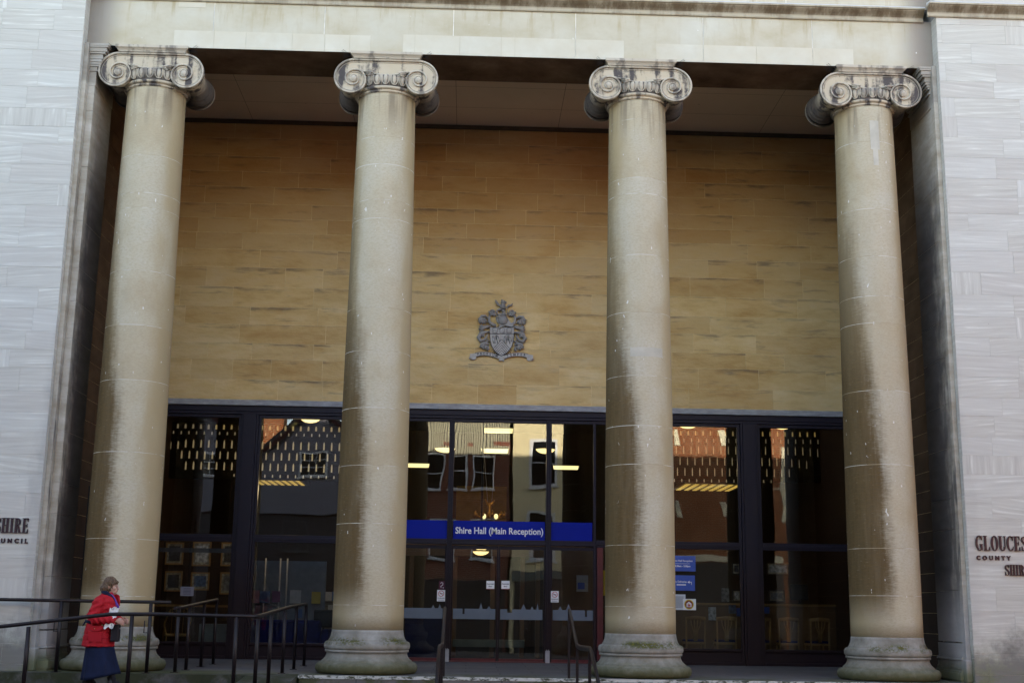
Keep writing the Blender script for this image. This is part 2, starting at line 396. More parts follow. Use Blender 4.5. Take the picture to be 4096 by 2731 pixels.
def m_cornice():
    k = NT('cornice_stone', 0.85, 0.2); P = k.pos()
    st = k.noise(k.scl(P, (1.9, 1, .5)), 1.6, 6, .7); g = k.noise(P, 4, 5)
    c = k.mix(g, (.40, .34, .23), (.47, .44, .37)); c = k.mix(k.mr(k.math('ADD', st, k.math('MULTIPLY', k.math('SUBTRACT', g, .5), .5)), .45, .66, 0, .5), c, k.mix(g, (.10, .07, .05), (.22, .165, .10)))
    z = k.xyz(P)[2]; band = k.math('MULTIPLY', k.mr(z, 11.735, 11.75), k.mr(z, 11.86, 11.84))
    c = k.mix(k.math('MULTIPLY', band, k.mr(st, .36, .60, .35, .95)), c, k.mix(g, (.085, .06, .04), (.20, .15, .09)))
    c = k.mix(k.mr(z, 11.875, 11.89), c, (.55, .55, .56)); k.color(c); return k.mat
def m_anta():
    k = NT('sooty_pilaster_stone', 0.85, 0.25); P = k.pos(); x, y, z = k.xyz(P); nrm = k.xyz(k.geo('Normal'))
    g = k.noise(k.scl(P, (1, 1, 3.2)), 1.5, 6, .65)
    c = k.ramp(g, [(.3, (.33, .285, .215)), (.55, (.45, .41, .345)), (.75, (.56, .53, .475))])
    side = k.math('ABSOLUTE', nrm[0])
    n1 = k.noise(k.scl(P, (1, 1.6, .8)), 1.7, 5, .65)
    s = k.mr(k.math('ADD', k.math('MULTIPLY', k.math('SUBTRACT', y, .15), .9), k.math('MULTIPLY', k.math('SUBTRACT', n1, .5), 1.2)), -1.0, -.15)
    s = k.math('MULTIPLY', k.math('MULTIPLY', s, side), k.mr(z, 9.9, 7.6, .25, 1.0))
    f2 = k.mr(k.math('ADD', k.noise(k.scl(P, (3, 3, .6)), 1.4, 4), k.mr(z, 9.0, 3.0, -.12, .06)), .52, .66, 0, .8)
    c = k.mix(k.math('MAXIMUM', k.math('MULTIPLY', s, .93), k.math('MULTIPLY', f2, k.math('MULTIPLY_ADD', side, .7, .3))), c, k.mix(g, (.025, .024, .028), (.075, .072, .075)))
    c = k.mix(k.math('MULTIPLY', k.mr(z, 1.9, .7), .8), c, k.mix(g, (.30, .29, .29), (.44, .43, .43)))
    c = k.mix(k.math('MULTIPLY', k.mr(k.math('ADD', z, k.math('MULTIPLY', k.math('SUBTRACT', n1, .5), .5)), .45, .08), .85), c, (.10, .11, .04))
    c = k.mix(k.mr(z, 10.02, 10.10, 0, .35), c, (.16, .15, .15))
    k.color(c); k.bump(g, .2, .01); return k.mat
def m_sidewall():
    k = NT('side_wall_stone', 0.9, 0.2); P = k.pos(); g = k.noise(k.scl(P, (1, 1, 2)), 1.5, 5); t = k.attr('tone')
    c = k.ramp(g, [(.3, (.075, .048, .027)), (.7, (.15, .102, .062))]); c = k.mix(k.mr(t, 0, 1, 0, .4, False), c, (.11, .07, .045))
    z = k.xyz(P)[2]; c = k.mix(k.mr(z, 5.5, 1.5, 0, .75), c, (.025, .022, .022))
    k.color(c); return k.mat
def m_floor():
    k = NT('paving_slab', 0.75, 0.3); P = k.pos(); x, y, z = k.xyz(P)
    br = k.n('ShaderNodeTexBrick'); k.put(br.inputs['Vector'], k.scl(P, (1, 1, 1))); br.inputs['Scale'].default_value = 1.0
    br.inputs['Brick Width'].default_value = 1.15; br.inputs['Row Height'].default_value = .62; br.inputs['Mortar Size'].default_value = .010
    br.inputs['Color1'].default_value = (.105, .10, .105, 1); br.inputs['Color2'].default_value = (.15, .14, .14, 1); br.inputs['Mortar'].default_value = (.05, .05, .05, 1)
    g = k.noise(P, 3, 6, .65)
    c = k.mix(k.mr(g, .35, .7, 0, .6), br.outputs[0], (.09, .085, .09))
    n2 = k.noise(P, 1.4, 5, .7)
    gr = k.math('MULTIPLY', k.mr(y, .9, -.9), k.mr(n2, .42, .56))
    gr = k.math('MAXIMUM', gr, k.math('MULTIPLY', k.mr(x, -3.2, -4.2), k.mr(y, .8, -.3)))
    c = k.mix(k.math('MULTIPLY', gr, .9), c, k.mix(k.noise(P, 18, 4), (.035, .045, .012), (.085, .085, .035)))
    k.color(c); k.bump(g, .3, .01); return k.mat
def m_step(green=.7):
    k = NT('mossy_step_stone', 0.85, 0.25); P = k.pos(); g = k.noise(P, 4, 6, .7); n2 = k.noise(P, 13, 5, .7)
    c = k.ramp(g, [(.3, (.045, .042, .038)), (.6, (.10, .095, .088)), (.8, (.17, .165, .155))])
    c = k.mix(k.mr(k.noise(P, 1.8, 5, .7), .36, .54, 0, .9), c, k.mix(n2, (.016, .02, .007), (.042, .046, .018)))
    c = k.mix(k.mr(n2, .70, .74, 0, .6), c, (.5, .5, .48))
    k.color(c); k.bump(n2, .4, .015); return k.mat
def m_nosing():
    k = NT('worn_white_nosing_paint', 0.7, 0.3); P = k.pos()
    n = k.noise(k.scl(P, (3, 9, 9)), 2.2, 6, .75)
    c = k.mix(k.mr(n, .46, .58), (.50, .50, .48), (.045, .05, .03)); k.color(c); return k.mat
def m_lintel():
    k = NT('lead_grey_lintel', 0.6, 0.35); P = k.pos(); n = k.noise(k.scl(P, (2.0, 1, 9)), 2.0, 6, .7)
    k.color(k.ramp(n, [(.3, (.20, .20, .22)), (.55, (.33, .335, .36)), (.75, (.48, .49, .52))])); k.bump(n, .3, .01); return k.mat
def m_ceiling():
    k = NT('ceiling_panel', 0.8, 0.2); P = k.pos(); n = k.noise(P, 1.2, 5, .6); pk = k.noise(P, 9, 2)
    c = k.mix(n, (.60, .51, .44), (.70, .62, .56)); c = k.mix(k.mr(pk, .75, .77, 0, .7), c, (.1, .08, .06)); k.color(c); return k.mat
def m_glass():
    k = NT('window_glass'); nt = k.nt; nt.nodes.remove(k.b)
    out = [n for n in nt.nodes if n.type == 'OUTPUT_MATERIAL'][0]
    tr = k.n('ShaderNodeBsdfTransparent'); tr.inputs[0].default_value = (.86, .88, .88, 1)
    gl = k.n('ShaderNodeBsdfGlossy'); gl.inputs['Roughness'].default_value = 0.0; gl.inputs[0].default_value = (1, .97, .92, 1)
    P = k.pos(); h = k.noise(k.scl(P, (1, 1, .8)), 1.1, 1)
    bp = k.n('ShaderNodeBump'); k.put(bp.inputs['Height'], h); bp.inputs['Strength'].default_value = 0.05; bp.inputs['Distance'].default_value = 0.05
    k.put(gl.inputs['Normal'], bp.outputs[0])
    fr = k.n('ShaderNodeFresnel'); fr.inputs['IOR'].default_value = 1.52
    mx = k.n('ShaderNodeMixShader'); k.put(mx.inputs[0], k.math('MULTIPLY', fr.outputs[0], 1.45)); k.put(mx.inputs[1], tr.outputs[0]); k.put(mx.inputs[2], gl.outputs[0])
    k.put(out.inputs[0], mx.outputs[0]); return k.mat
def m_frame():
    k = NT('dark_painted_frame', 0.5, 0.2); P = k.pos(); z = k.xyz(P)[2]; n = k.noise(P, 5, 5)
    c = k.mix(n, (.012, .010, .019), (.018, .015, .027)); c = k.mix(k.mr(z, 2.6, .9), c, (.014, .007, .010)); k.color(c); return k.mat
def m_brick(name, a, b, mort, w=.22, h=.075, planeY=True):
    k = NT(name, 0.9, 0.15); P = k.pos(); x, y, z = k.xyz(P)
    v = k.comb(x if planeY else y, z, 0.0)
    br = k.n('ShaderNodeTexBrick'); k.put(br.inputs['Vector'], v); br.inputs['Scale'].default_value = 1.0
    br.inputs['Brick Width'].default_value = w; br.inputs['Row Height'].default_value = h; br.inputs['Mortar Size'].default_value = .012
    br.inputs['Color1'].default_value = (*a, 1); br.inputs['Color2'].default_value = (*b, 1); br.inputs['Mortar'].default_value = (*mort, 1)
    n = k.noise(P, 1.5, 5); k.color(k.mix(k.mr(n, .35, .7, 0, .4), br.outputs[0], [q * .55 for q in a])); return k.mat
def m_wood(name, a, b, scale=1.0):
    k = NT(name, 0.45, 0.4); P = k.pos(); n = k.noise(k.scl(P, (9 * scale, 9 * scale, .7 * scale)), 1.5, 5, .6)
    k.color(k.mix(n, a, b)); return k.mat

def m_joint():
    k = NT('shaft_joint', .95, .1); n = k.noise(k.scl(k.pos(), (2, 2, 1)), 1.6, 4, .6); k.color(k.mix(k.mr(n, .40, .60), (.36, .30, .20), (.60, .58, .52))); return k.mat
M_JOINT = m_joint()
M_COL, M_BASE, M_CAP, M_RIDGE, M_CRUST = m_column(), m_base(), m_capital(), m_capital(True), m_crust()
M_SOFF = NT('shaded_soffit_stone', .9, .2); _P = M_SOFF.pos(); M_SOFF.color(M_SOFF.ramp(M_SOFF.noise(_P, 1.1, 6, .65), [(.35, (.085, .052, .032)), (.55, (.16, .105, .068)), (.75, (.26, .185, .125))])); M_SOFF = M_SOFF.mat  # shade under and behind the architrave put into a darker stone colour
M_WALL, M_MORT, M_WING, M_ENT, M_PATCH, M_CORN = m_wall(), m_mortar(), m_wing(), m_entab(), m_patch(), m_cornice()
M_WMORT = m_mortar('mortar_wing', (.48, .47, .44)); M_EMORT = m_mortar('mortar_white', (.70, .69, .66)); M_WLM = m_mortar('mortar_wall', (.66, .53, .29))
M_ANTA, M_SIDE, M_FLOOR, M_STEP, M_NOSE = m_anta(), m_sidewall(), m_floor(), m_step(), m_nosing()
M_LINT, M_CEIL, M_GLASS, M_FRAME = m_lintel(), m_ceiling(), m_glass(), m_frame()
M_RAIL = plain('rail_paint', (.009, .0055, .007), .42, .28, .3, 8)
M_STEEL = plain('grey_metal', (.30, .30, .32), .4, .5, .1, 8)
M_BLUE = plain('blue_vinyl', (.001, .012, .27), .5, .12, .05, 2)
M_WHITE = plain('white_print', (.75, .76, .78), .5, .3, .03, 3)
M_BLACK = plain('black_plastic', (.012, .012, .014), .4, .4, .2, 5)

# ================================================================== setting
XC = 0.637                      # axis of the portico
XL, XR = -6.98, 8.27            # inner corners of the two wings
YW, YE, YG = -0.78, -0.535, 5.10    # faces of wing, entablature, glazing
H = 10.775
def sheet(name, x0, x1, y0, y1, z, mat, thick=0.0):
    mb = MB()
    if thick: mb.box(x0, x1, y0, y1, z - thick, z)
    else: mb.quad((x0, y0, z), (x1, y0, z), (x1, y1, z), (x0, y1, z))
    return tag(mb.build(name, mat), kind='structure')
sheet('ground', -400, 400, -400, 400, -1.10, plain('ground_earth', (.09, .085, .075), .95, .1, .3, .2))
sheet('road', -90, 90, -18.5, -8.4, -0.99, plain('asphalt', (.05, .05, .052), .9, .2, .25, 3, bump=.3), .06)
sheet('pavement', -90, 90, -8.4, -3.62, -0.86, plain('pavement_flags', (.10, .098, .095), .9, .2, .2, 1.2, bump=.2), .19)
sheet('far_pavement', -90, 90, -24.05, -18.5, -0.86, plain('pavement_flags_far', (.12, .118, .115), .9, .2, .2, 1.2), .19)
XF0, XF1 = -7.25, 8.60          # portico end walls
fl = MB(); fl.box(XF0 - .4, XF1 + .4, -0.82, 5.0, -.5, 0.0)
tag(fl.build('portico_floor', M_FLOOR), kind='structure')
st = MB()
st.box(-2.62, 14, -1.02, -0.825, -.5, -.004, 1)                    # top tread slab carrying the painted nosing
for i_, (ya, yb, zt) in enumerate(((-1.38, -1.025, -.15), (-1.74, -1.385, -.30), (-4.5, -1.745, -.45), (-4.86, -4.505, -.60), (-5.2, -4.865, -.74))): st.box(-2.62, 14, ya, yb, -.9, zt, 0)
tag(st.build('front_steps', [M_STEP, M_FLOOR]), kind='structure')
ns = MB(); ns.box(-2.64, 14, -1.032, -0.955, -.045, .004); ns.box(-2.64, -2.55, -0.95, -.84, -.045, .004)
tag(ns.build('step_nosing', M_NOSE), kind='structure')
ld = MB(); ld.box(-16, -3.45, -1.10, -0.825, -.5, -.003); ld.prism([(-3.445, -1.10), (-3.2, -.825), (-3.445, -.825)], -.5, -.006, plane='XY')
tag(ld.build('mossy_ledge', M_STEP), kind='structure')
rp = MB()   # ramp along the front, landing, then a short slope up between the rails
rp.add([(-19.2, -3.6, -.86), (-4.6, -3.6, -.13), (-2.66, -3.6, -.13), (-2.66, -2.6, -.13), (-3.45, -2.6, -.13), (-3.45, -1.105, -.13), (-4.6, -1.105, -.13), (-19.2, -1.105, -.86)],
       [(0, 1, 6, 7), (1, 2, 3, 4, 5, 6)])
rp.add([(-3.45, -2.6, -.13), (-2.66, -2.6, -.13), (-2.66, -.75, .005), (-3.3, -.75, .005), (-3.45, -1.10, -.012), (-3.45, -1.10, -.13)], [(0, 1, 2, 3, 4), (0, 4, 5)])
rp.add([(-19.2, -3.6, -.9), (-4.6, -3.6, -.9), (-2.66, -3.6, -.9), (-19.2, -3.6, -.86), (-4.6, -3.6, -.13), (-2.66, -3.6, -.13), (-2.66, -1.0, -.9), (-2.66, -1.0, -.02), (-2.66, -2.6, -.13)], [(0, 1, 4, 3), (1, 2, 5, 4), (2, 6, 7, 8, 5)])
tag(rp.build('ramp', M_STEP), kind='structure')

# ================================================================== the building
B = thing('civic_building', 'pale stone civic building with four Ionic columns before an ochre ashlar wall and glazed entrance', 'building', (0, 0, 0))

# ---- columns ------------------------------------------------------
CX = [-5.8136, -1.6489, 2.9199, 7.1028]
def shaft_r(z):
    t = max(0.0, (z - 2.2) / 7.6); return .592 - .077 * (t ** 1.35)
JOINTS_PX = [[615, 768, 828, 1080, 1299, 1519, 1808, 2155, 2385], [541, 652, 795, 870, 1228, 1400, 1630, 1860, 2093, 2420],
             [470, 705, 770, 1015, 1245, 1500, 1700, 1855, 2178, 2425], [560, 830, 1020, 1180, 1288, 1558, 1855, 2190, 2380]]
VR = [.368, .349, .272, .223, .177, .159, .129, .092, .083, .078, .068, .063]      # volute radius at quarter turns
ZE, EX_ = 10.29, .575
def vol(th):      # th in quarter turns
    i = min(int(th), len(VR) - 2); f = th - i
    p0, p1, p2, p3 = VR[max(i - 1, 0)], VR[i], VR[i + 1], VR[min(i + 2, len(VR) - 1)]
    return p1 + .5 * f * (p2 - p0 + f * (2 * p0 - 5 * p1 + 4 * p2 - p3 + f * (3 * (p1 - p2) + p3 - p0)))
def vpt(th, sx, dr=0.0):   # left volute turns from the top outwards
    a = math.pi / 2 * (1 + th); r = vol(th) + dr
    return (sx * (EX_ - (r * math.cos(a))) if False else sx * (-EX_ + r * math.cos(a)), ZE + r * math.sin(a))
def capital_mesh():
    c = MB()
    # plate outline (left volute: sx=+1, mirrored: sx=-1)
    for side in (-1, 1):
        yf = side * .525; yb = side * .44
        L = [vpt(i * .125, 1) for i in range(0, 33)]               # from the top, outwards, to the second turn's top
        sag = []
        for i in range(1, 16):
            u = i / 16.0; x = -EX_ + 2 * EX_ * u
            sag.append((x, ZE + vol(4) - .092 * (math.sin(math.pi * u) ** 1.5)))
        yp = side * .497
        for sx in (1, -1):
            ring_ = [vpt(i * .125, sx) for i in range(0, 33)]
            c.add([(sx * -EX_, yp, ZE)] + [(a, yp, b) for a, b in ring_] + [(a, yb, b) for a, b in ring_], [(0, i + 1, i + 2) for i in range(32)] + [(i + 1, i + 34, i + 35, i + 2) for i in range(32)], 0)
        full = [(-EX_, ZE + vol(4))] + sag + [(EX_, ZE + vol(4))]
        o = [(a, yp, b) for a, b in full] + [(a, yp, ZE + VR[0]) for a, b in full] + [(a, yb, b) for a, b in full] + [(a, yb, ZE + VR[0]) for a, b in full]; nf = len(full)
        c.add(o, [(i, i + 1, i + 1 + nf, i + nf) for i in range(nf - 1)] + [(i, i + 2 * nf, i + 1 + 2 * nf, i + 1) for i in range(nf - 1)] + [(i + nf, i + 1 + nf, i + 1 + 3 * nf, i + 3 * nf) for i in range(nf - 1)], 0)
        yr = side * .518
        for sx in (1, -1):
            N = 120; Ls = len(VR) - 1
            sp = [vpt(i / N * (Ls - .2), sx, -.012) for i in range(N + 1)]
            c.tube([(a, yr, b) for a, b in sp], [.021 * (1 - .55 * i / N) for i in range(N + 1)], 7, 1)
            sp2 = [vpt(i / N * 4.2, sx, -.052) for i in range(N + 1)]
            c.tube([(a, side * .502, b) for a, b in sp2], .010, 5, 1)
            c.ball((sx * -EX_, side * .505, ZE), (.062, .045, .062), 16, 10, 1)
        c.tube([(x, yr, ZE + .356) for x in (-EX_, 0, EX_)], .021, 7, 1)
        c.tube([(x, side * .502, ZE + .316) for x in (-EX_, 0, EX_)], .009, 5, 1)
        c.tube([(-EX_, yr, ZE + vol(4) - .01)] + [(a, yr, b - .01) for a, b in sag] + [(EX_, yr, ZE + vol(4) - .01)], .016, 7, 1)
    # bolsters
    for sx in (-1, 1):
        prof = []
        for i in range(41):
            y = -.44 + .88 * i / 40; u = abs(y) / .44
            r = .205 + .090 * u ** 1.6
            if abs(u - .16) < .06 or u < .05: r += .016
            elif abs(u - .55) < .05 or abs(u - .78) < .04: r += .010
            prof.append((r, y))
        c.lathe(prof, 40, (sx * (EX_ + .058), 0, ZE + .045), 0, axis='Y')
    c.box(-.60, .60, -.44, .44, ZE + .02, ZE + .335, 0)
    # echinus with egg and dart, astragal
    c.lathe([(.50, 10.03), (.545, 10.045), (.552, 10.055), (.552, 10.075), (.53, 10.085), (.556, 10.088), (.582, 10.10), (.590, 10.12), (.582, 10.14), (.556, 10.152), (.545, 10.155), (.56, 10.18), (.585, 10.25), (.59, 10.34)], 72, (0, 0, 0), 0, mats=[0] * 10 + [2] * 3)
    for k in range(24):
        a = 2 * math.pi * (k + .0) / 24 + math.pi / 2
        ca, sa = math.cos(a), math.sin(a)
        if abs(sa) < .45: continue
        def W(t, z, rr): return (rr * ca - t * sa, rr * sa + t * ca, z)
        o = len(c.v); c.ball((0, 0, 0), (.043, .034, .088), 10, 8, 1)
        for i in range(o, len(c.v)):
            x, y, z = c.v[i]; zz = 10.258 + z
            c.v[i] = W(x * (1 + .25 * (z / .088)), zz, .585 + .10 * z + y)
        for s2 in (.060,):
            pts = []
            for i in range(11):
                ph = math.pi * (i / 10.0); pts.append(W(-s2 * math.cos(ph), 10.27 - .105 * math.sin(ph) ** .8 if 0 < i < 10 else 10.34, .600 + (.012 if i in (0, 10) else -.012 * math.sin(ph))))
            c.tube(pts, .010, 5, 1)
        am = a + math.pi / 24; cb, sb = math.cos(am), math.sin(am)
        c.tube([(.612 * cb, .612 * sb, 10.34), (.598 * cb, .598 * sb, 10.24), (.570 * cb, .570 * sb, 10.165)], [.012, .011, .003], 5, 1)
    # corner honeysuckle sprays
    for side in (-1, 1):
        for sx in (-1, 1):
            for q in range(3):
                p = [(sx * (.36 - .0 * q), side * .55, ZE + .125 - .03 * q), (sx * (.30 - .03 * q), side * .60, ZE + .10 - .025 * q), (sx * (.235 + .045 * q), side * .625, ZE + .072 - .035 * q), (sx * (.215 + .05 * q), side * .625, ZE + .085 - .035 * q)]
                c.tube(p, [.008, .016, .017, .012], 6, 1)
    # abacus: cavetto under a fillet
    z0 = ZE + .372
    def ring(h, z): return [(-h, -h + .03, z), (h, -h + .03, z), (h, h - .03, z), (-h, h - .03, z)]
    prof = [(.585, z0), (.592, z0 + .02), (.612, z0 + .045), (.636, z0 + .065), (.640, z0 + .068), (.640, H)]
    rs = [ring(*p) for p in prof]
    for i in range(len(rs) - 1):
        for k in range(4): c.quad(rs[i][k], rs[i][(k + 1) % 4], rs[i + 1][(k + 1) % 4], rs[i + 1][k], 1)
    c.quad(*rs[0][::-1], m=1)
    c.box(-.62, .62, -.585, -YE * -1 - .004 if False else -.54, H, H + .012, 1)          # lead flashing in front of the architrave
    return c
cap_ob = None
base_prof = []
def arc(r0, z0, r1, z1, bulge, n=8):
    out = []
    for i in range(n + 1):
        t = i / n; nx, nz = (z1 - z0), -(r1 - r0)
        out.append((r0 + (r1 - r0) * t + bulge * math.sin(math.pi * t) * 1.0, z0 + (z1 - z0) * t))
    return out
base_prof = [(.70, 0.0), (.79, .004), (.825, .03), (.842, .07), (.845, .10), (.838, .135), (.815, .165), (.775, .185), (.745, .190), (.745, .208), (.720, .225), (.695, .25), (.678, .28), (.668, .31), (.668, .335), (.680, .342), (.692, .346), (.694, .378), (.675, .384), (.690, .388), (.706, .405), (.714, .44), (.710, .475), (.694, .503), (.665, .517), (.645, .520), (.645, .533), (.625, .56), (.606, .61), (.597, .66), (.5935, .70)]
first = {}
for ci, cx in enumerate(CX):
    zs = sorted({at(0, py, Y=-.58).z for py in JOINTS_PX[ci]})
    zs = [max(.9, min(9.9, at(2048 + (cx - .6) * 220, py, Y=-.58).z)) for py in JOINTS_PX[ci]]
    prof, mats = [], []
    allz = sorted([.70 + i * .25 for i in range(38)] + [10.04])
    ev = sorted([(z, 0) for z in allz if all(abs(z - j) > .03 for j in zs)] + [(z, 1) for z in zs])
    for z, j in ev:
        if j:
            w = .0030 + .002 * random.random(); d = .0
            prof += [(shaft_r(z - w), z - w), (shaft_r(z) + d * .3, z - w * .8), (shaft_r(z) + d * .3, z + w * .8), (shaft_r(z + w), z + w)]
        else: prof.append((shaft_r(z), z))
    prof[-1] = (.52, 10.04); prof.insert(-1, (shaft_r(9.95), 9.97))
    mats = []
    for i in range(len(prof) - 1):
        zc = (prof[i][1] + prof[i + 1][1]) / 2
        mats.append(1 if any(abs(zc - j) < .007 for j in zs) else 0)
    mb = MB(); mb.lathe(prof, 96, m=0, mats=mats)
    szs = sorted(zs); tn = [random.random() for _ in range(len(szs) + 1)]
    for j_ in range(len(prof) - 1):
        zc = (prof[j_][1] + prof[j_ + 1][1]) / 2; d_ = tn[sum(zc > q for q in szs)]
        for i_ in range(96): mb.t[j_ * 96 + i_] = d_
    # inlaid repair stones follow the drum
    def patch(a0, a1, z0, z1):
        n = 10; o = []
        for i in range(n + 1):
            a = R_(a0 + (a1 - a0) * i / n)
            for z in (z0, z1):
                r = shaft_r(z) + .004; o.append((r * math.sin(a), -r * math.cos(a), z))
        mb.add(o, [(2 * i, 2 * i + 2, 2 * i + 3, 2 * i + 1) for i in range(n)], 2, True)
    if ci == 2: patch(-22, 38, 5.33, 5.49); 
    if ci == 3: patch(-6, 12, 9.2, 9.75); patch(-2, 8, 8.9, 9.2)
    col = mb.build('column', [M_COL, M_JOINT, plain('shaft_patch', (.47, .44, .37), .9, .2, .12, 3)], B, (cx, 0, 0))
    if not first:
        bb = MB(); bb.lathe(base_prof, 96); first['base'] = bb.build('base', M_BASE, col)
        cc = capital_mesh(); first['cap'] = cc.build('capital', [M_CAP, M_RIDGE, M_CRUST], col)
        for sx in (-1, 1):
            sp = MB(); sp.box(sx * .642, sx * .648, -.58, -.30, H - .06, H - .02)
            for q in range(7):
                ang = R_(-35 + 14 * q); x0 = sx * .645
                sp.tube([(x0, -.50, H - .04), (x0 + sx * (.14 + .02 * (q % 2)), -.50 - .02 * q + .05, H - .04 + .10 * math.sin(ang))], .0028, 4)
            first['spk%d' % sx] = sp.build('bird_spikes', M_BLACK, col)
    else:
        for nme in ('base', 'cap', 'spk-1', 'spk1'):
            o = first[nme].copy(); COL.objects.link(o); o.parent = col

# ---- entablature ---------------------------------------------------
en = MB()
core = YE + .006
en.box(XL - .2, XR + .2, core, .57, H, 11.69, 1); 
jx = [XL, at(857, 60, Y=YE).x, at(1300, 60, Y=YE).x, at(1815, 70, Y=YE).x, at(2303, 90, Y=YE).x, at(2812, 110, Y=YE).x, at(3248, 130, Y=YE).x, XR]
rn = random.Random(3)
def block(mb, a, b, z0, z1, y, g=.012, m=0, d=.006):
    A, Bq, Cq, D = a + g / 2, b - g / 2, z0 + g * .2, z1 - g * .2
    f = [(A, y, Cq), (Bq, y, Cq), (Bq, y, D), (A, y, D)]; k = [(A, y + d, Cq), (Bq, y + d, Cq), (Bq, y + d, D), (A, y + d, D)]
    mb.add(f + k, [(0, 1, 2, 3), (0, 4, 5, 1), (1, 5, 6, 2), (2, 6, 7, 3), (3, 7, 4, 0)], m, False, rn.random(), 0)
for a, b in zip(jx[:-1], jx[1:]): block(en, a, b, H, 11.69, YE)
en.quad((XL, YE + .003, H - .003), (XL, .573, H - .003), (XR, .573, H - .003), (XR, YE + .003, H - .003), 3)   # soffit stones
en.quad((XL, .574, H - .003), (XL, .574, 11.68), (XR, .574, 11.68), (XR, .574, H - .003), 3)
jz = [XL, -4.6, -1.9, .6, 3.1, 5.6, XR]
for a, b in zip(jz[:-1], jz[1:]): block(en, a, b, 11.93, 13.6, YE)
en.box(XL - .2, XR + .2, core, .57, 11.93, 17.4, 1)
# pale new stones let into the lower edge
def inlay(px0, px1, pt0, pt1, cuts, half=None):
    a, b = at(px0, pt0, Y=YE - .003).x, at(px1, pt1, Y=YE - .003).x
    zt0, zt1 = at(px0, pt0, Y=YE - .003).z, at(px1, pt1, Y=YE - .003).z; zt = (zt0 + zt1) / 2
    xs = [a] + [at(c, 150, Y=YE).x for c in cuts] + [b]
    for i, (u, w) in enumerate(zip(xs[:-1], xs[1:])):
        yy = YE - .0045 - .0012 * (i % 3)
        block(en, u, w, H - .004, zt, yy, .007, 2, .006)
inlay(697, 1484, 129, 136, (857, 985, 1170, 1300, 1400)); inlay(1613, 2496, 139, 164, (1660, 1840, 2006, 2060, 2303)); inlay(2624, 3413, 170, 204, (2812, 3024, 3248))
block(en, at(714, 20, Y=YE).x, at(824, 20, Y=YE).x, at(760, 31, Y=YE).z, 11.68, YE - .005, .01, 2)
block(en, at(2809, 60, Y=YE).x, at(2832, 60, Y=YE).x, at(2820, 72, Y=YE).z, at(2820, 50, Y=YE).z, YE - .005, .004, 2)
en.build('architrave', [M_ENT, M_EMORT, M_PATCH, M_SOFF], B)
# cornice moulding: out and back over the wings
co = MB()
CP = [(0, 11.66), (.035, 11.66), (.045, 11.675), (.045, 11.70), (.030, 11.708), (.030, 11.722), (.040, 11.745), (.065, 11.775), (.105, 11.805), (.135, 11.83), (.142, 11.848), (.165, 11.852), (.168, 11.888), (.15, 11.905), (0, 11.94)]
def corn(x0, x1, yf): co.prism([(yf - d, z) for d, z in CP], x0, x1, 0, plane='YZ')
corn(XL + .16, XR - .16, YE + .001); corn(XR - .165, 17.5, YW); corn(-16.5, XL + .165, YW)
co.build('cornice', M_CORN, B)

# ---- wings ----------------------------------------------------------
for side in (-1, 1):
    w = MB()
    xa, xb = (-16.5, XL) if side < 0 else (XR, 17.5)
    d_ = 6
    w.box(xa, xb, YW + .005, .578, -1.0, 11.69, 1)
    if side < 0: w.box(xa, XF0 - .31, .58, 4.99, -1.0, 11.69, 1)
    else: w.box(XF1 + .31, xb, .58, 4.99, -1.0, 11.69, 1)
    w.box(xa, xb, YW + .005, 4.99, 11.93, 17.4, 1); w.box(xa, xb, YW + .02, 4.98, 11.69, 11.93, 1)
    ashlar(w, xa, xb, -.95, 11.69, YW, (.30, .40), (.7, 1.55), .0035, .004, seed=11 + side, vprob=.10)
    ashlar(w, xa, xb, 11.93, 13.6, YW, (.30, .40), (.7, 1.55), .006, .006, seed=21 + side, vprob=.10)
    xf = XL if side < 0 else XR
    ashlar(w, YW, -.49, -.95, 11.69, xf - (.0 if side < 0 else .0) + (.004 if side < 0 else -.004), (.30, .40), (.5, 1.0), .005, .005, plane='X', flip=(side < 0), seed=31 + side)
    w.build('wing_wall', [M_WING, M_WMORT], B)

# ---- antae (end pilasters) -----------------------------------------
for side in (-1, 1):
    a = MB()
    xi = -6.785 if side < 0 else 8.195       # inner face
    xo = XL - .05 if side < 0 else XR + .05
    def ab(inx, fy, by, z0, z1, bev=.0): a.box(xi - side * inx, xo, -.50 - fy, .58 + by, z0, z1, bev=bev)
    z = .64
    rr = random.Random(5)
    while z < 10.02:
        z2 = min(10.02, z + rr.uniform(.5, 1.05)); ab(rr.uniform(-.0015, .0015), rr.uniform(-.0015, .0015), 0, z + .003, z2 - .003); z = z2
    # base: torus, scotia, fillet and torus seen in profile
    bp = [(.70 - .60, z_) for z_ in ()]
    for (inx, z0, z1) in ((.075, 0, .03), (.092, .03, .15), (.075, .15, .185), (.05, .19, .205), (.038, .208, .25), (.026, .25, .34), (.045, .345, .375), (.03, .378, .40), (.012, .40, .62)):
        ab(inx, inx * .8, inx * .3, z0, z1, bev=.006 if z1 - z0 > .03 else 0)
    for (inx, z0, z1) in ((.012, 10.02, 10.28), (.040, 10.28, 10.315), (.020, 10.315, 10.37), (.055, 10.37, 10.405), (.075, 10.405, 10.45), (.10, 10.45, 10.50), (.12, 10.50, 10.535), (.115, 10.535, 10.59), (.16, 10.59, 10.625), (.185, 10.625, 10.70), (.215, 10.70, 10.73), (.225, 10.73, 10.772)):
        ab(inx, inx * .55, inx * .4, z0, z1, bev=.004)
    x_ = XL if side < 0 else XR
    a.box(x_ - side * .002, x_ - side * .085, -.66, -.502, 0, H - .002, bev=.01); a.box(x_ - side * .002, x_ - side * .11, -.70, -.495, 0, .36, bev=.02)
    a.build('end_pilaster', M_ANTA, B)

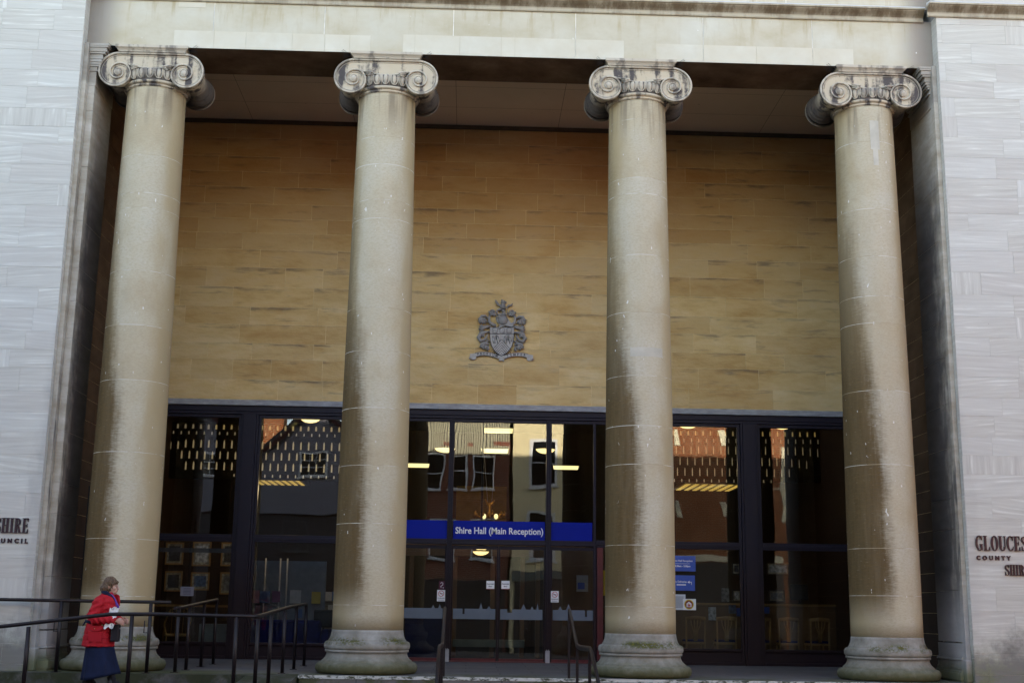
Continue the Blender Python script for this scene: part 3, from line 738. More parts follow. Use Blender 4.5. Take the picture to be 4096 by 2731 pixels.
# ---- portico interior: end walls, back wall, ceiling ---------------------
LZ0, LZ1 = 5.21, 5.34
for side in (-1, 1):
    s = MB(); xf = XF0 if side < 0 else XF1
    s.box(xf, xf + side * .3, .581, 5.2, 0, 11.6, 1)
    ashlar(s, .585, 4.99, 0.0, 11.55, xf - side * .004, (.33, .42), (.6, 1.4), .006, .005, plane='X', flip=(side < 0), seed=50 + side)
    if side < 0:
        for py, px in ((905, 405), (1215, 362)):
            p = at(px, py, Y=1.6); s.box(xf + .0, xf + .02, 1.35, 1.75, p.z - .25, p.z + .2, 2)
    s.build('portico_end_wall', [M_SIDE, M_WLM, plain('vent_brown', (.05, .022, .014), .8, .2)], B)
bw = MB(); bw.box(XF0, XF1, 5.006, 5.4, LZ1, 11.62, 1)
ashlar(bw, XF0, XF1, LZ1 + .006, 11.6, 5.0, (.33, .45), (.75, 1.9), .008, .006, seed=77)
bw.build('back_wall', [M_WALL, M_WLM], B)
ce = MB(); ce.box(XF0 - .2, XF1 + .2, .576, 5.3, 11.62, 11.9, 1)
xs = [XF0 + i * (XF1 - XF0) / 7 for i in range(8)]; ys = [.58, 1.7, 2.8, 3.9, 4.99]
for i in range(7):
    for j in range(4):
        ce.quad((xs[i] + .004, ys[j] + .004, 11.615), (xs[i] + .004, ys[j + 1] - .004, 11.615), (xs[i + 1] - .004, ys[j + 1] - .004, 11.615), (xs[i + 1] - .004, ys[j] + .004, 11.615), 0)
ce.box(XF0, XF1, 4.90, 4.995, 11.54, 11.61, 1)
ce.build('portico_ceiling', [M_CEIL, plain('ceiling_gap', (.10, .08, .06), .9, .1)], B)
li = MB(); li.box(XF0 + .01, XF1 - .01, 4.93, 5.2, LZ0, LZ1 - .01, bev=.008); li.build('lintel', M_LINT, B)
ro = MB(); ro.box(-16.5, 17.5, -.2, 22.5, 16.6, 17.3); ro.box(-16.5, 17.5, 22.2, 22.5, -1.0, 16.58); ro.box(-16.5, -16.2, 5, 22.2, -1.0, 16.58); ro.box(17.2, 17.5, 5, 22.2, -1.0, 16.58)
ro.box(-16.4, .2, .6, 9, 17.301, 19.2); ro.box(XF0 - .3, XF1 + .3, 5.405, 22.1, 8.0, 8.3)  # raised box on the roof, unseen, added to shade the left gables opposite
ro.build('roof', plain('roof_lead', (.18, .18, .19), .7, .3), B)

# ---- glazing ---------------------------------------------------------------
SIDE = [(XF0 + .02, -4.68 - .185), (-4.68 + .185, -1.35), (2.62, 5.955 - .19), (5.955 + .19, XF1 - .02)]
ZT0, ZT1, ZS, ZHD = 2.36, 2.51, .33, 5.03
def bar(mb, x0, x1, z0, z1, d=.0, w=.10): mb.box(x0, x1, YG - w / 2 - d, YG + w / 2, z0, z1, bev=.005)
hd = MB()
hd.box(XF0 + .01, XF1 - .01, YG - .11, YG + .10, ZHD + .06, LZ0 - .002, bev=.006); hd.box(XF0 + .01, XF1 - .01, YG - .09, YG + .09, ZHD, ZHD + .058, bev=.004)
for xm in (-4.68, 5.955):
    hd.box(xm - .135, xm + .135, YG - .11, YG + .10, 0, ZHD - .002, bev=.006)
    for s in (-1, 1): hd.box(xm + s * .138, xm + s * .183, YG - .085, YG + .085, 0, ZHD - .002, bev=.004)
hd.build('frame_head', M_FRAME, B)
pane_ct = 0
for (x0, x1) in SIDE:
    f = MB(); w_ = .055
    for (a, b) in ((x0, x0 + w_), (x1 - w_, x1)): bar(f, a, b, 0, ZHD - .004)
    bar(f, x0 + w_ + .001, x1 - w_ - .001, ZHD - .07, ZHD - .004); bar(f, x0 + w_ + .001, x1 - w_ - .001, ZT0, ZT1, .02)
    bar(f, x0 + w_ + .001, x1 - w_ - .001, ZT0 + .045, ZT1 - .045, .035); bar(f, x0 + w_ + .001, x1 - w_ - .001, ZS - .05, ZS, .03)
    f.box(x0 + w_ + .001, x1 - w_ - .001, YG - .03, YG + .05, 0, ZS - .052); bar(f, x0 + w_ + .001, x1 - w_ - .001, .0, .06, .03)
    wob = f.build('window', M_FRAME, B)
    for (z0, z1) in ((ZS, ZT0), (ZT1, ZHD - .07)):
        p = MB(); p.box(x0 + w_ - .005, x1 - w_ + .005, YG + .0, YG + .008, z0 - .005, z1 + .005); p.build('pane', M_GLASS, wob)
# entrance screen between the middle columns
XM1, XM2 = XC - 1.035, XC + 1.035
ent = MB()
for xm in (XM1, XM2):
    bar(ent, xm - .055, xm + .055, 0, ZHD - .004, .03)
    for s in (-.036, 0, .036): ent.box(xm + s - .010, xm + s + .010, YG - .10, YG - .075, .25, ZHD - .004)
    ent.box(xm - .045, xm + .045, YG - .085, YG - .081, .0, .27, 1)
EXL, EXR = -1.35, 2.62
for (a, b) in ((EXL, XM1 - .056), (XM1 + .056, XM2 - .056), (XM2 + .056, EXR)):
    bar(ent, a, b, ZT0 + .02, ZT1 - .02, .03); bar(ent, a, b, ZHD - .07, ZHD - .004); bar(ent, a, b, ZT0 + .02, ZT0 + .06, .05)
entob = ent.build('entrance_screen', [M_FRAME, M_STEEL], B)
for (a, b) in ((EXL, XM1 - .05), (XM1 + .05, XM2 - .05), (XM2 + .05, EXR)):
    p = MB(); p.box(a, b, YG, YG + .008, ZT1 - .03, ZHD - .065); p.build('pane', M_GLASS, entob)
M_RED = plain('door_red', (.075, .010, .014), .4, .4, .2, 6)
M_FROST = plain('frosted_film', (.115, .14, .175), .6, .3, .05, 4)
def door_leaf(x0, x1, skyline, stile=.028):
    d = MB()
    d.box(x0, x0 + stile, YG - .03, YG + .03, .02, ZT0 - .0, bev=.003); d.box(x1 - stile, x1, YG - .03, YG + .03, .02, ZT0, bev=.003)
    d.box(x0 + stile, x1 - stile, YG - .028, YG + .028, .02, .075, 1); d.box(x0 + stile, x1 - stile, YG - .028, YG + .028, ZT0 - .07, ZT0)
    ob = d.build('door', [M_FRAME, M_RED], B)
    p = MB(); p.box(x0 + stile - .003, x1 - stile + .003, YG - .002, YG + .006, .07, ZT0 - .066); p.build('pane', M_GLASS, ob)
    if skyline:
        s = MB(); a, b = x0 + stile + .02, x1 - stile - .02
        poly = [(a, .86), (b, .86), (b, 1.07)]
        for (u, hh, ww) in sorted(skyline, reverse=True):
            xx = a + (b - a) * u
            poly += [(xx + ww, 1.07), (xx, 1.07 + hh), (xx - ww, 1.07)] if hh > 0 else [(xx + ww, 1.07), (xx + ww, 1.07 + hh), (xx - ww, 1.07 + hh), (xx - ww, 1.07)]
        poly.append((a, 1.07)); s.prism(poly, YG - .005, YG - .003); s.build('frosted_band', M_FROST, ob)
    return ob
door_leaf(EXL + .0, XM1 - .058, ((.18, -.0001, .01), (.75, .07, .035), (.92, .09, .03)))
door_leaf(XM1 + .058, XC - .004, ((.25, -.11, .022), (.66, .13, .035), (.85, .06, .04)))
door_leaf(XC + .004, XM2 - .058, ((.22, -.07, .05), (.55, .11, .05), (.75, .07, .03), (.88, .13, .025)))
door_leaf(XM2 + .058, XM2 + 1.02, ((.18, .08, .04), (.38, .13, .05), (.8, -.13, .02)))
dj = MB(); dj.box(XM2 + 1.025, XM2 + 1.15, YG - .06, YG + .05, .0, ZT0, bev=.004); dj.box(XM2 + .6, XM2 + 1.02, YG - .05, YG - .035, .02, .035)
dj.build('door_jamb', M_RED, B)
tr_ = MB(); tr_.box(EXL, EXR, YG - .07, YG + .07, .002, .022); tr_.build('threshold', plain('threshold_metal', (.10, .03, .032), .4, .4), B)

# ================================================================== things fixed to the building
YF = YG - .004                                  # just in front of the glass
def cr(crop, x, y):                             # crop coordinates -> pixels of the photograph
    ox, oy, k = crop; return ox + x * k, oy + y * k
K6, K7, K8 = (0, 1800, 1 / 1.68), (1300, 1800, 1 / 1.68), (2696, 1800, 1 / 1.68)
KZ5, KZ6, KZ7 = (1600, 1620, 900 / 2352), (600, 1600, 780 / 2184), (2680, 1620, 720 / 2091)
def rect(crop, x0, y0, x1, y1, Y):
    a = at(*cr(crop, x0, y0), Y=Y); b = at(*cr(crop, x1, y1), Y=Y); return a.x, b.x, b.z, a.z     # x0,x1,zlow,zhigh
def board(name, label, cat, r, Y, mat, thick=.004, group=None, parent=None):
    x0, x1, z0, z1 = r; mb = MB(); mb.box(x0, x1, Y - thick, Y, z0, z1)
    o = mb.build(name, mat, parent); return tag(o, label, cat, group) if cat else o
def lines(mb, r, Y, n, f0=.1, f1=.9, h=.35, m=0, rnd=None, top=.12, bot=.12):
    x0, x1, z0, z1 = r; rnd = rnd or random.Random(n)
    for i in range(n):
        zc = z1 - (z1 - z0) * (top + (1 - top - bot) * (i + .5) / n); hh = (z1 - z0) * (1 - top - bot) / n * h
        e = rnd.uniform(.75, 1) if f1 - f0 > .5 else 1; w = (x1 - x0)
        c = x0 + w * (f0 + f1) / 2; hw = w * (f1 - f0) / 2 * e
        mb.box(c - hw, c + hw, Y - .0012, Y - .0002, zc - hh / 2, zc + hh / 2, m)

# ---- blue fascia ----------------------------------------------------
FZ0, FZ1 = 2.475, 2.875
s = thing('fascia_sign', 'bright blue sign band lettered Shire Hall (Main Reception) in white above the double doors', 'sign', (XC, YF, FZ0))
mb = MB(); mb.box(-.965, .965, -.004, 0, 0, FZ1 - FZ0); mb.build('panel', M_BLUE, s)
mb = MB(); xa, xb = at(*cr(KZ5, 578, 1300), Y=YF).x - XC, at(*cr(KZ5, 1495, 1300), Y=YF).x - XC
mb.text('Shire Hall (Main Reception)', (xa, -.008, .135), .188, .003, align='LEFT', bold=.0035, width=xb - xa, space=1.0); mb.build('lettering', M_WHITE, s)
for x0, x1, lb in ((EXL + .02, XM1 - .06, 'blank blue sign panel on the glass between the second column and the lettered sign'), (XM2 + .06, EXR - .02, 'blank blue sign panel on the glass between the lettered sign and the third column')):
    mb = MB(); mb.box(x0, x1, YF - .004, YF, FZ0, FZ1); tag(mb.build('blue_sign', M_BLUE), lb, 'sign panel', 'blank blue panels over the side doors')

# ---- stickers and notices ------------------------------------------------
M_REDP = plain('red_print', (.45, .03, .03), .5, .3, .05); M_TXT = plain('dark_print', (.05, .05, .09), .6, .2, .05); M_PAPER = plain('white_paper', (.58, .60, .64), .7, .2, .05)
M_MAROON = plain('maroon_vinyl', (.07, .012, .035), .5, .3, .05); M_YEL = plain('yellow_print', (.60, .46, .02), .5, .3, .05); M_BLUE2 = plain('notice_blue', (.035, .09, .42), .45, .4, .08)
for (x0, x1, side) in ((1085, 1138, 'left'), (1186, 1240, 'right')):
    r = rect(K7, x0, 876, x1, 932, YF - .03); c = ((r[0] + r[1]) / 2, YF - .03, r[2]); w, h = r[1] - r[0], r[3] - r[2]
    t = thing('door_sticker', 'small white Automatic door sticker on the %s leaf of the double doors' % side, 'sticker', c, group='automatic door stickers')
    mb = MB(); mb.box(-w / 2, w / 2, -.003, 0, 0, h); mb.box(-w / 2, w / 2, -.0035, -.003, 0, .006, 1); mb.build('sheet', [M_WHITE, M_REDP], t)
    mb = MB(); mb.text('Automatic', (0, -.0042, h * .56), .038, .001, bold=.0012, width=w * .92); mb.text('door', (0, -.0042, h * .26), .038, .001, bold=.0012); mb.build('lettering', M_TXT, t)
for (x0, x1, side) in ((754, 806, 'left'), (1518, 1570, 'right')):
    r = rect(K7, x0, 937 if side == 'left' else 944, x1, 1014 if side == 'left' else 1021, YF - .03); c = ((r[0] + r[1]) / 2, YF - .03, r[2]); w, h = r[1] - r[0], r[3] - r[2]
    t = thing('no_smoking_sign', 'white no smoking notice with red circle on the %s side door' % side, 'sign', c, group='no smoking notices')
    mb = MB(); mb.box(-w / 2, w / 2, -.003, 0, 0, h); mb.build('sheet', M_WHITE, t)
    mb = MB(); R0 = w * .33; zc = h * .68
    mb.tube([(R0 * math.cos(i * math.pi / 12), -.0045, zc + R0 * math.sin(i * math.pi / 12)) for i in range(24)], .006, 5, closed=True)
    mb.tube([(-R0 * .7, -.0045, zc + R0 * .7), (R0 * .7, -.0045, zc - R0 * .7)], .005, 5); mb.build('prohibition_ring', M_REDP, t)
    mb = MB(); mb.box(-R0 * .6, R0 * .6, -.004, -.003, zc - .008, zc + .006); mb.text('NO SMOKING', (0, -.0042, h * .24), .026, .001, bold=.001, width=w * .84)
    lines(mb, (-w / 2, w / 2, 0, h * .2), -.003, 2, .12, .88, .3); mb.build('lettering', M_TXT, t)
r = rect(K7, 766, 878, 804, 934, YF - .03)
t = thing('hearing_loop_sticker', 'dark maroon sticker with a white ear symbol above the left no smoking notice', 'sticker', ((r[0] + r[1]) / 2, YF - .03, r[2])); w, h = r[1] - r[0], r[3] - r[2]
mb = MB(); mb.box(-w / 2, w / 2, -.003, 0, 0, h); mb.build('sheet', M_MAROON, t)
mb = MB(); mb.tube([(-.01, -.005, h * .2), (-.025, -.005, h * .35), (.02, -.005, h * .55), (.022, -.005, h * .78), (-.005, -.005, h * .85), (-.028, -.005, h * .7)], .006, 5); mb.text('T', (.03, -.0045, h * .12), .03, .001, bold=.002); mb.build('symbol', M_WHITE, t)
def notice(r, Y, name, label, mat, content):
    t = thing(name, label, 'notice', ((r[0] + r[1]) / 2, Y, r[2])); w, h = r[1] - r[0], r[3] - r[2]
    mb = MB(); mb.box(-w / 2, w / 2, -.003, 0, 0, h); mb.build('sheet', mat, t); content(t, w, h); return t
def c1(t, w, h):
    mb = MB(); mb.text('Shire Hall Reception', (0, -.0045, h * .62), .055, .001, bold=.001, width=w * .78); mb.text('8.30am - 5.00pm', (0, -.0045, h * .28), .05, .001, bold=.002, width=w * .6); mb.box(-w * .28, w * .28, -.004, -.003, h * .48, h * .50)
    mb.build('lettering', M_WHITE, t)
def c2(t, w, h):
    mb = MB(); mb.text('No Deliveries', (-w * .08, -.0045, h * .52), .06, .001, bold=.001, width=w * .5); lines(mb, (-w * .3, w * .22, h * .3, h * .46), -.003, 1, 0.05, .95, .5, top=0, bot=0)
    mb.tube([(w * .36, -.005, h * .38), (w * .36, -.005, h * .56), (w * .26, -.005, h * .56)], .009, 5); mb.prism([(w * .20, h * .56), (w * .29, h * .47), (w * .29, h * .65)], -.005, -.003); mb.build('lettering', M_WHITE, t)
notice(rect(K8, -30, 707, 145, 813, YF), YF, 'blue_notice', 'blue Shire Hall Reception opening hours notice beside the third column', M_BLUE2, c1)
notice(rect(K8, -30, 838, 141, 943, YF), YF, 'blue_notice', 'blue No Deliveries notice with white arrow below the opening hours notice', M_BLUE2, c2)
def c3(t, w, h):
    mb = MB(); lines(mb, (-w / 2, w / 2, 0, h), -.003, 11, .25, .92, .35); mb.build('lettering', M_TXT, t)
notice(rect(K8, -30, 966, 78, 1072, YF), YF, 'paper_notice', 'white typed paper notice under the blue notices by the third column', M_PAPER, c3)
def c4(t, w, h):
    R0 = h * .44; x = -w * .04
    for nm, rr, yy, mt in (('yellow_ring', R0, -.004, M_YEL), ('red_disc', R0 * .82, -.0052, plain('emblem_red', (.22, .02, .015), .5, .3, .05))):
        mb = MB(); mb.prism([(x + rr * math.cos(i * math.pi / 16), h / 2 + rr * math.sin(i * math.pi / 16)) for i in range(32)], yy, -.003); mb.build(nm, mt, t)
    mb = MB(); a = R0 * .52; mb.prism([(x - a, h / 2 - a), (x + a, h / 2 - a), (x + a, h / 2 + a * .35), (x, h / 2 + a * 1.15), (x - a, h / 2 + a * .35)], -.0062, -.0053); mb.build('house_symbol', M_WHITE, t)
    mb = MB(); mb.ball((x - a * .3, -.0066, h / 2 + a * .1), (a * .22, .002, a * .3)); mb.ball((x + a * .3, -.0066, h / 2 - a * .05), (a * .2, .002, a * .28)); mb.box(x - a * .6, x + a * .6, -.0075, -.0063, h / 2 - a * .75, h / 2 - a * .25); mb.build('figures', M_REDP, t)
notice(rect(K8, 60, 997, 148, 1073, YF - .005), YF - .005, 'emblem_sticker', 'white sticker with round yellow and red emblem and house beside the typed notice', M_WHITE, c4)
def c5(t, w, h):
    mb = MB(); lines(mb, (-w / 2, w / 2, 0, h), -.003, 5, .2, .8, .3); mb.build('lettering', M_TXT, t)
notice(rect(K6, 1215, 915, 1300, 978, YF), YF, 'paper_notice', 'small pale paper notice on the window beside the first column', plain('grey_paper', (.22, .22, .27), .7, .2, .05), c5)

# ---- serif and plain letters on the wings ------------------------------------
M_LET = plain('maroon_letter', (.028, .008, .014), .4, .4, .2, 8)
def gl(ch):
    """condensed modern serif capitals: list of polygons, unit height"""
    P = []; T, t, sf = .15, .045, .055
    def rc(a, b, c, d): P.append([(a, c), (b, c), (b, d), (a, d)])
    def stem(x, y0=0, y1=1, s0=True, s1=True, w=T):
        rc(x, x + w, y0, y1)
        if s0: rc(x - sf, x + w + sf, y0, y0 + t)
        if s1: rc(x - sf, x + w + sf, y1 - t, y1)
    def ring(cx, cy, rx, ry, a0, a1, thick=T, thin=t, n=26):
        out, inn = [], []
        for i in range(n + 1):
            a = R_(a0 + (a1 - a0) * i / n); out.append((cx + rx * math.cos(a), cy + ry * math.sin(a))); inn.append((cx + (rx - thick) * math.cos(a), cy + (ry - thin) * math.sin(a)))
        for i in range(n): P.append([out[i], out[i + 1], inn[i + 1], inn[i]])
    W = .5
    if ch == 'L': stem(.06); rc(.06, .46, 0, t); P.append([(.46, 0), (.46, .26), (.425, .26), (.37, t), (.37, 0)])
    elif ch == 'O': ring(.27, .5, .27, .515, 0, 360); W = .54
    elif ch in 'CG':
        ring(.28, .5, .28, .515, 48, 312 if ch == 'C' else 300); P.append([(.44, .70), (.475, .70), (.475, 1.0), (.45, 1.0), (.41, .9)]); W = .5
        if ch == 'C': P.append([(.43, .12), (.46, .10), (.50, .30), (.47, .30)])
        else: stem(.36, .02, .44, False, True, T * .9); W = .56
    elif ch == 'U': stem(.06, .25, 1, False); stem(.44, .25, 1, False, True, t * 1.1); ring(.275, .27, .215, .285, 180, 360, T * .8, t * 1.2); W = .56
    elif ch == 'E': stem(.06); rc(.06, .44, 0, t); rc(.06, .43, 1 - t, 1); rc(.2, .34, .49, .49 + t); rc(.335, .365, .38, .64); P.append([(.44, 0), (.44, .27), (.41, .27), (.36, t), (.36, 0)]); P.append([(.43, 1), (.43, .75), (.40, .75), (.35, 1 - t), (.35, 1)]); W = .5
    elif ch == 'S':
        pts = [(.40, .72), (.36, .90), (.22, .965), (.09, .90), (.06, .74), (.13, .60), (.25, .50), (.36, .39), (.40, .24), (.36, .09), (.22, .03), (.09, .10), (.05, .28)]; ws = [.03, .035, .035, .06, .09, .11, .12, .11, .09, .06, .035, .035, .03]
        for i in range(len(pts) - 1):
            a, b = Vector(pts[i]), Vector(pts[i + 1]); d = (b - a).normalized(); nn = Vector((-d.y, d.x)); P.append([tuple(a + nn * ws[i] * .6), tuple(a - nn * ws[i] * .6), tuple(b - nn * ws[i + 1] * .6), tuple(b + nn * ws[i + 1] * .6)])
        rc(.385, .415, .68, 1); rc(.035, .065, 0, .32); W = .46
    elif ch == 'T': stem(.17, 0, 1); rc(0, .49, 1 - t, 1); P.append([(0, 1), (0, .74), (.03, .74), (.08, 1 - t), (.08, 1)]); P.append([(.49, 1), (.49, .74), (.46, .74), (.41, 1 - t), (.41, 1)]); W = .5
    elif ch == 'H': stem(.06); stem(.36); rc(.2, .37, .48, .48 + t); W = .58
    elif ch == 'I': stem(.06); W = .28
    elif ch == 'R': stem(.06); ring(.22, .735, .24, .265, -90, 90, T * .9, t, 14); P.append([(.25, .5), (.37, .47), (.50, 0), (.36, 0)]); rc(.33, .54, 0, t); W = .55
    elif ch == 'A': P.append([(.05, 0), (.09, 0), (.25, .84), (.27, 1), (.22, 1)]); P.append([(.22, 1), (.30, 1), (.50, 0), (.34, 0)]); rc(.12, .4, .3, .3 + t); rc(-.01, .16, 0, t); rc(.29, .56, 0, t); W = .56
    return P, W
def serif(mb, txt, x, y, z, h, sq=1.0, space=.035, right=False, depth=.03):
    tot = sum(gl(c)[1] * sq + space for c in txt if c != ' ') + .25 * txt.count(' ')
    if right: x -= (tot - space) * h
    for c in txt:
        if c == ' ': x += .25 * h; continue
        P, W = gl(c)
        for k, p in enumerate(P):
            area = sum(p[i][0] * p[(i + 1) % len(p)][1] - p[(i + 1) % len(p)][0] * p[i][1] for i in range(len(p)))
            if area < 0: p = p[::-1]
            mb.prism([(x + a * sq * h, z + b * h) for a, b in p], y - depth - .0006 * (k % 4), y - .002)
        x += (W * sq + space) * h
t = thing('wall_lettering', 'dark maroon raised lettering reading GLOUCES and COUNTY on the right wing', 'lettering', (XR + 1, YW, 2.4))
def letter_line(parent, fn):
    mb = MB(); fn(mb); o = mb.build('letter_line', M_LET, parent); o.matrix_parent_inverse = Matrix.Translation(-parent.location); return o
p = at(3902, 2200, Y=YW); p2 = at(3902, 2141, Y=YW); q = at(4086, 2204, Y=YW)
hh = p2.z - p.z
nat = sum(gl(c)[1] + .035 for c in 'GLOUCE') * hh
letter_line(t, lambda mb: serif(mb, 'GLOUCESTERSHIRE', p.x, YW, p.z, hh, (q.x - .035 * hh - p.x) / nat))
a = at(3905, 2237, Y=YW); b = at(4031, 2223, Y=YW)
letter_line(t, lambda mb: mb.text('COUNTY       COUNCIL', (a.x, YW - .022, a.z), (b.z - a.z) * 1.42, .02, align='LEFT', bold=.005, space=1.75))
a2 = at(4019, 2300, Y=YW); b2 = at(4019, 2257, Y=YW)
letter_line(t, lambda mb: serif(mb, 'SHIRE HALL', a2.x, YW, a2.z, b2.z - a2.z, .95))
t = thing('wall_lettering', 'dark maroon raised lettering ending in HIRE and COUNCIL on the left wing', 'lettering', (XL - 1.5, YW, 2.6))
p3 = at(115, 2131, Y=YW); p4 = at(115, 2072, Y=YW)
letter_line(t, lambda mb: serif(mb, 'GLOUCESTERSHIRE', p3.x, YW, p3.z, p4.z - p3.z, .92, right=True))
p5 = at(111, 2171, Y=YW); p6 = at(111, 2154, Y=YW)
letter_line(t, lambda mb: mb.text('COUNTY COUNCIL', (p5.x, YW - .022, p5.z), (p6.z - p5.z) * 1.42, .02, align='RIGHT', bold=.005, space=1.75))

# ---- coat of arms -----------------------------------------------------------
M_ARMS = NT('cast_grey_metal', .45, .5); _P = M_ARMS.pos(); _n = M_ARMS.noise(_P, 7, 5, .6)
M_ARMS.color(M_ARMS.mix(_n, (.15, .145, .145), (.36, .345, .335))); M_ARMS = M_ARMS.mat
M_ARMD = plain('cast_dark_line', (.035, .03, .033), .6, .3, .1, 8); M_ARML = plain('cast_pale_metal', (.40, .385, .375), .5, .4, .15, 9)
AO = at(1860 + 815 / 5.6, 1180 + 1500 / 5.6, Y=5.0); AK = .000968
CA = thing('coat_of_arms', 'grey metal coat of arms with lion crest and motto scroll on ochre wall', 'coat of arms', (AO.x, 5.0, AO.z))
def q2(x, y): return ((x - 815) * AK, (1500 - y) * AK)
def poly2(mb, pts, y0, y1, m=0): mb.prism([q2(*p) for p in pts][::-1], y0, y1, m)
def tb(mb, pts, r, y, n=6, m=0):
    rs = r if isinstance(r, list) else [r] * len(pts)
    mb.tube([(q2(a, b)[0], y, q2(a, b)[1]) for a, b in pts], [k * AK for k in rs], n, m)
mb = MB()
shp = [(545, 730), (545, 980)] + [(545 + 270 * (1 - math.cos(R_(a))) * 1.0, 980 + 390 * math.sin(R_(a)) ** 1.0) for a in range(10, 91, 10)]
shp = [(545, 725), (545, 930), (558, 1040), (590, 1150), (640, 1240), (710, 1315), (815, 1372), (920, 1315), (990, 1240), (1040, 1150), (1072, 1040), (1085, 930), (1085, 725)]
poly2(mb, shp, -.06, -.005)
tb(mb, shp + shp[:1], 7, -.062)
poly2(mb, [(548, 728), (548, 872), (1082, 872), (1082, 728)], -.068, -.0605)
for xx in (660, 818, 975):
    poly2(mb, [(xx - 48, 745), (xx - 48, 852), (xx + 48, 852), (xx + 48, 745)], -.074, -.0685)
    tb(mb, [(xx - 22, 835), (xx - 26, 790), (xx, 765), (xx + 26, 790), (xx + 22, 835)], 9, -.078)
for xx in (690, 955):
    tb(mb, [(xx - 75, 985), (xx - 60, 940), (xx, 908), (xx + 60, 935), (xx + 78, 1000), (xx + 60, 1035)], [14, 26, 30, 28, 22, 8], -.066)
    tb(mb, [(xx - 72, 975), (xx - 70, 1030), (xx - 48, 1090)], [26, 22, 10], -.068); tb(mb, [(xx + 20, 970), (xx + 50, 1040), (xx + 35, 1090)], [18, 15, 9], -.066)
mb.build('shield', M_ARML, CA)
mb = MB()
for k in range(6):
    top = 1000 + 62 * k; d = 275 - 34 * k if k else 255
    if top + d > 1330: d = 1330 - top
    tb(mb, [(815 - d * .86, top + d), (815, top), (815 + d * .86, top + d)], 6.5, -.0625, 4)
tb(mb, shp + shp[:1], 8, -.0625, 5); tb(mb, [(548, 874), (1082, 874)], 7, -.066, 4)
for xx in (690, 955):
    tb(mb, [(xx - 88, 990), (xx - 82, 930), (xx, 880), (xx + 78, 920), (xx + 95, 1000), (xx + 70, 1045)], 6, -.068, 4); tb(mb, [(xx, 985), (xx - 2, 905)], 9, -.095, 4); tb(mb, [(xx, 985), (xx + 40, 1090)], 6, -.075, 4); tb(mb, [(xx - 25, 985), (xx - 28, 1095)], 7, -.07, 4)
for xx in (660, 818, 975): tb(mb, [(xx - 48, 745), (xx - 48, 852), (xx + 48, 852), (xx + 48, 745), (xx - 48, 745)], 6, -.075, 4)
for i in range(5): mb.box(q2(560, 0)[0], q2(1070, 0)[0], -.0695, -.0682, q2(0, 752 + 26 * i)[1], q2(0, 749 + 26 * i)[1])
mb.build('engraving', M_ARMD, CA)
mb = MB()   # helmet and torse
poly2(mb, [(670, 520), (700, 600), (745, 640), (760, 700), (730, 765), (800, 720), (880, 690), (960, 700), (1030, 720), (1075, 690), (1040, 650), (985, 600), (940, 520), (900, 470), (820, 445), (740, 460)], -.10, -.01)
mb.ball((q2(830, 560)[0], -.09, q2(830, 560)[1]), (.11, .06, .12), 16, 10); tb(mb, [(672, 520), (760, 500), (850, 520), (920, 480)], 16, -.13); tb(mb, [(690, 460), (760, 430), (830, 422), (905, 435), (950, 415)], [12, 18, 20, 18, 10], -.10)
mb.build('helmet', M_ARMS, CA)
mb = MB()   # lion crest with broken tools
mb.ball((q2(835, 150)[0], -.07, q2(835, 150)[1]), (.055, .04, .05)); mb.ball((q2(885, 150)[0], -.07, q2(885, 150)[1]), (.028, .025, .02)); mb.ball((q2(805, 100)[0], -.07, q2(805, 100)[1]), (.02, .02, .022))
tb(mb, [(830, 180), (825, 240), (830, 300)], [40, 62, 68], -.06, 10); tb(mb, [(830, 310), (850, 370), (880, 430)], [42, 40, 30], -.06); tb(mb, [(800, 300), (730, 330), (690, 345), (700, 400), (730, 430)], [34, 28, 22, 16, 12], -.06)
tb(mb, [(780, 230), (730, 210), (690, 160), (670, 120)], [26, 28, 32, 22], -.06); tb(mb, [(890, 260), (930, 300), (925, 250), (960, 225), (1010, 215), (1045, 170)], [12, 12, 14, 26, 24, 8], -.06); tb(mb, [(925, 330), (945, 400), (930, 435)], [10, 9, 8], -.06)
for i in range(6): tb(mb, [(775 + 22 * i, 240), (770 + 24 * i, 310)], 8, -.115)
for dx in (-20, 0, 18): tb(mb, [(665, 120), (660 + dx, 95)], [9, 4], -.065)
mb.build('crest', M_ARMS, CA)
def leaf(mb, x, y, ang, L, n=5, r=24):
    for k in range(n):
        a = R_(ang - 60 + 120 * k / max(1, n - 1)); l = L * (.75 + .25 * math.cos(R_(-60 + 120 * k / max(1, n - 1))))
        tb(mb, [(x, y), (x + l * .55 * math.cos(a), y - l * .55 * math.sin(a)), (x + l * math.cos(a), y - l * math.sin(a))], [r * .6, r, r * .45], -.05 - .012 * (k % 2))
